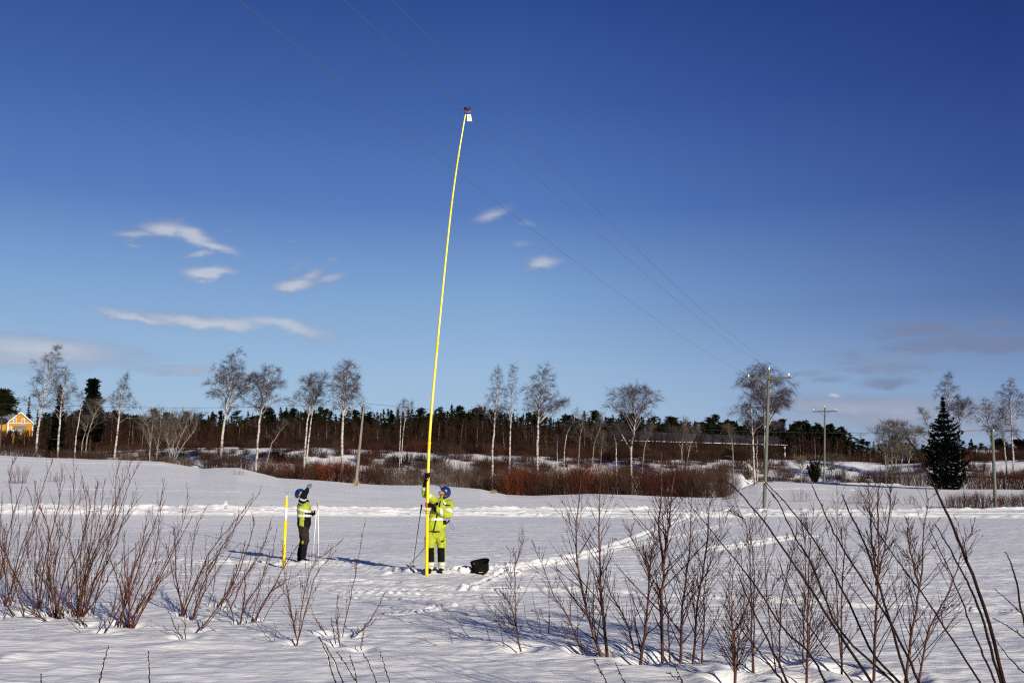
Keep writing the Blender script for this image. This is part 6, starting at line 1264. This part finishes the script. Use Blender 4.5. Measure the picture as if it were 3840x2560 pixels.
def barn():
    d0, d1 = 232.0, 238.0; A = at(2333, 1700, d0); B = at(2945, 1712, d1); b = Vector((A.x, A.y, g1(A.x, A.y) - .8)); t = thing('long_barn', b, 'long low dark barn with a grey roof and a snowy eave line behind the birches', 'barn')
    a = np.array(A - b); a[2] = 0; c = np.array(B - b); c[2] = 0; al = unit(c - a); nr = V3(-al[1], al[0], 0) * 11.0; eA = at(2340, 1648, d0).z - b.z; eB = at(2945, 1666, d1).z - b.z
    rA = at(2333, 1620, d0).z - b.z + .35; rB = at(2945, 1643, d1).z - b.z + .35
    up = lambda p, z: V3(p[0], p[1], z)
    g = Geo(); V = [up(a, -1), up(c, -1), up(c, eB), up(a, eA), up(a + nr, -1), up(c + nr, -1), up(c + nr, eB), up(a + nr, eA), up(a + nr / 2, rA), up(c + nr / 2, rB)]
    g.add(V, [[0, 1, 2, 3], [5, 4, 7, 6], [4, 0, 3, 8, 7], [1, 5, 6, 9, 2]]); g.build('wall', [M['barn_wall']], t, False)
    g = Geo(); ov = -unit(nr) * .6; ex = al * .5
    for s0, r0_ in ((0, .5), (1, .5)):
        e0 = a + nr * s0 + (ov if s0 == 0 else -ov) - ex; e1 = c + nr * s0 + (ov if s0 == 0 else -ov) + ex; V = [up(e0, eA - .25), up(e1, eB - .25), up(c + nr / 2 + ex, rB + .03), up(a + nr / 2 - ex, rA + .03)]; V += [v + V3(0, 0, .16) for v in V]; g.add(V, [[3, 2, 1, 0], [4, 5, 6, 7], [0, 1, 5, 4], [1, 2, 6, 5], [2, 3, 7, 6], [3, 0, 4, 7]])
    rf = g.build('roof', [M['roof_dark']], t, False)
    g = Geo(); g.loft([up(a + ov * 1.05 - ex, eA - .16), up(c + ov * 1.05 + ex, eB - .16)], [(.075, .07)] * 2, xdir=(0, 1, 0), n=6); g.build('snowy_eave', [M['white_trim']], rf)
    g = Geo(); g.box(up(c + ov * .2, eB / 2 - .3) + al * -.2 - unit(nr) * .1, (.35, .14, eB - .4)); g.build('corner_post', [M['white_trim']], t, False)
barn()
def low_building(xl, xr, yr, ye, yb, d, wm_, rm_, label, name, hip=0.25):
    A = at(xl, yb, d); B = at(xr, yb, d); b = Vector((A.x, A.y, g1(A.x, A.y) - .6)); t = thing(name, b, label, 'building'); w = B.x - A.x; e = at(xl, ye, d).z - b.z; r_ = at(xl, yr, d).z - b.z; D = 8.0
    g = Geo(); g.add([(0, 0, 0), (w, 0, 0), (w, 0, e), (0, 0, e), (0, D, 0), (w, D, 0), (w, D, e), (0, D, e)], [[0, 1, 2, 3], [5, 4, 7, 6], [4, 0, 3, 7], [1, 5, 6, 2]]); g.build('wall', [M[wm_]], t, False)
    h = hip * w * .5; g = Geo(); g.add([(-.4, -.4, e - .02), (w + .4, -.4, e - .02), (w + .4, D + .4, e - .02), (-.4, D + .4, e - .02), (h, D / 2, r_ + .6), (w - h, D / 2, r_ + .6)], [[0, 1, 5, 4], [1, 2, 5], [2, 3, 4, 5], [3, 0, 4], [3, 2, 1, 0]]); g.build('roof', [M[rm_]], t, False)
    g = Geo(); n = max(2, int(w / 5))
    for i in range(n):
        g = Geo(); g.box(((i + .5) * w / n, -.02, e * .62), (1.1, .05, e * .25)); g.build('window', [M['glass']], t, False)
    return t
low_building(3665, 3792, 1697, 1705, 1745, 215, 'cream', 'snow', 'cream coloured low building with a snowy roof behind the rightmost birches', 'cream_building')
low_building(3802, 3880, 1697, 1720, 1748, 200, 'barn_wall', 'roof_dark', 'dark house with a hipped roof at the right edge', 'dark_house', .7)
low_building(3418, 3500, 1690, 1700, 1725, 300, 'barn_wall', 'roof_dark', 'dark low shed behind the alders, left of the big spruce', 'low_shed')
low_building(3432, 3462, 1722, 1727, 1740, 180, 'red_boards', 'snow', 'tiny red shed left of the big spruce', 'red_shed')
# boulders on the bank
def rock(x, yb, wpx, hpx, d, label, seed):
    rng = np.random.default_rng(seed); p = at(x, yb, d); k = d / F; g = Geo()
    for i in range(3): g.ell((rng.uniform(-.3, .3) * wpx * k, rng.uniform(-.2, .2), rng.uniform(.1, .3) * hpx * k), (wpx * k * rng.uniform(.25, .4), .5, hpx * k * rng.uniform(.4, .7)), n=10, m=6)
    g.v = [tuple(np.array(v) + rng.normal(size=3) * .03) for v in g.v]; p.z = min(p.z, g1(p.x, p.y) + .1); o = fuse('boulder', g, [M['rock']], None, .12, None, 1); o.location = p; tag(o, label, 'boulder', 'boulders on the snow bank')
rock(3192, 1744, 18, 12, 165, 'brown boulder on top of the snow bank left of the third pylon', 1); rock(3031, 1742, 24, 10, 165, 'low dark boulder on the bank above the juniper', 2); rock(3125, 1742, 26, 12, 166, 'dark boulder on the bank right of the second power pole', 3)
rock(3186, 1789, 14, 8, 141, 'small dark boulder low on the bank', 4); rock(3262, 1746, 28, 6, 180, 'flat dark boulder row before the far posts', 5); rock(2290, 1714, 24, 10, 150, 'dark boulder on the bank before the barn end', 6)
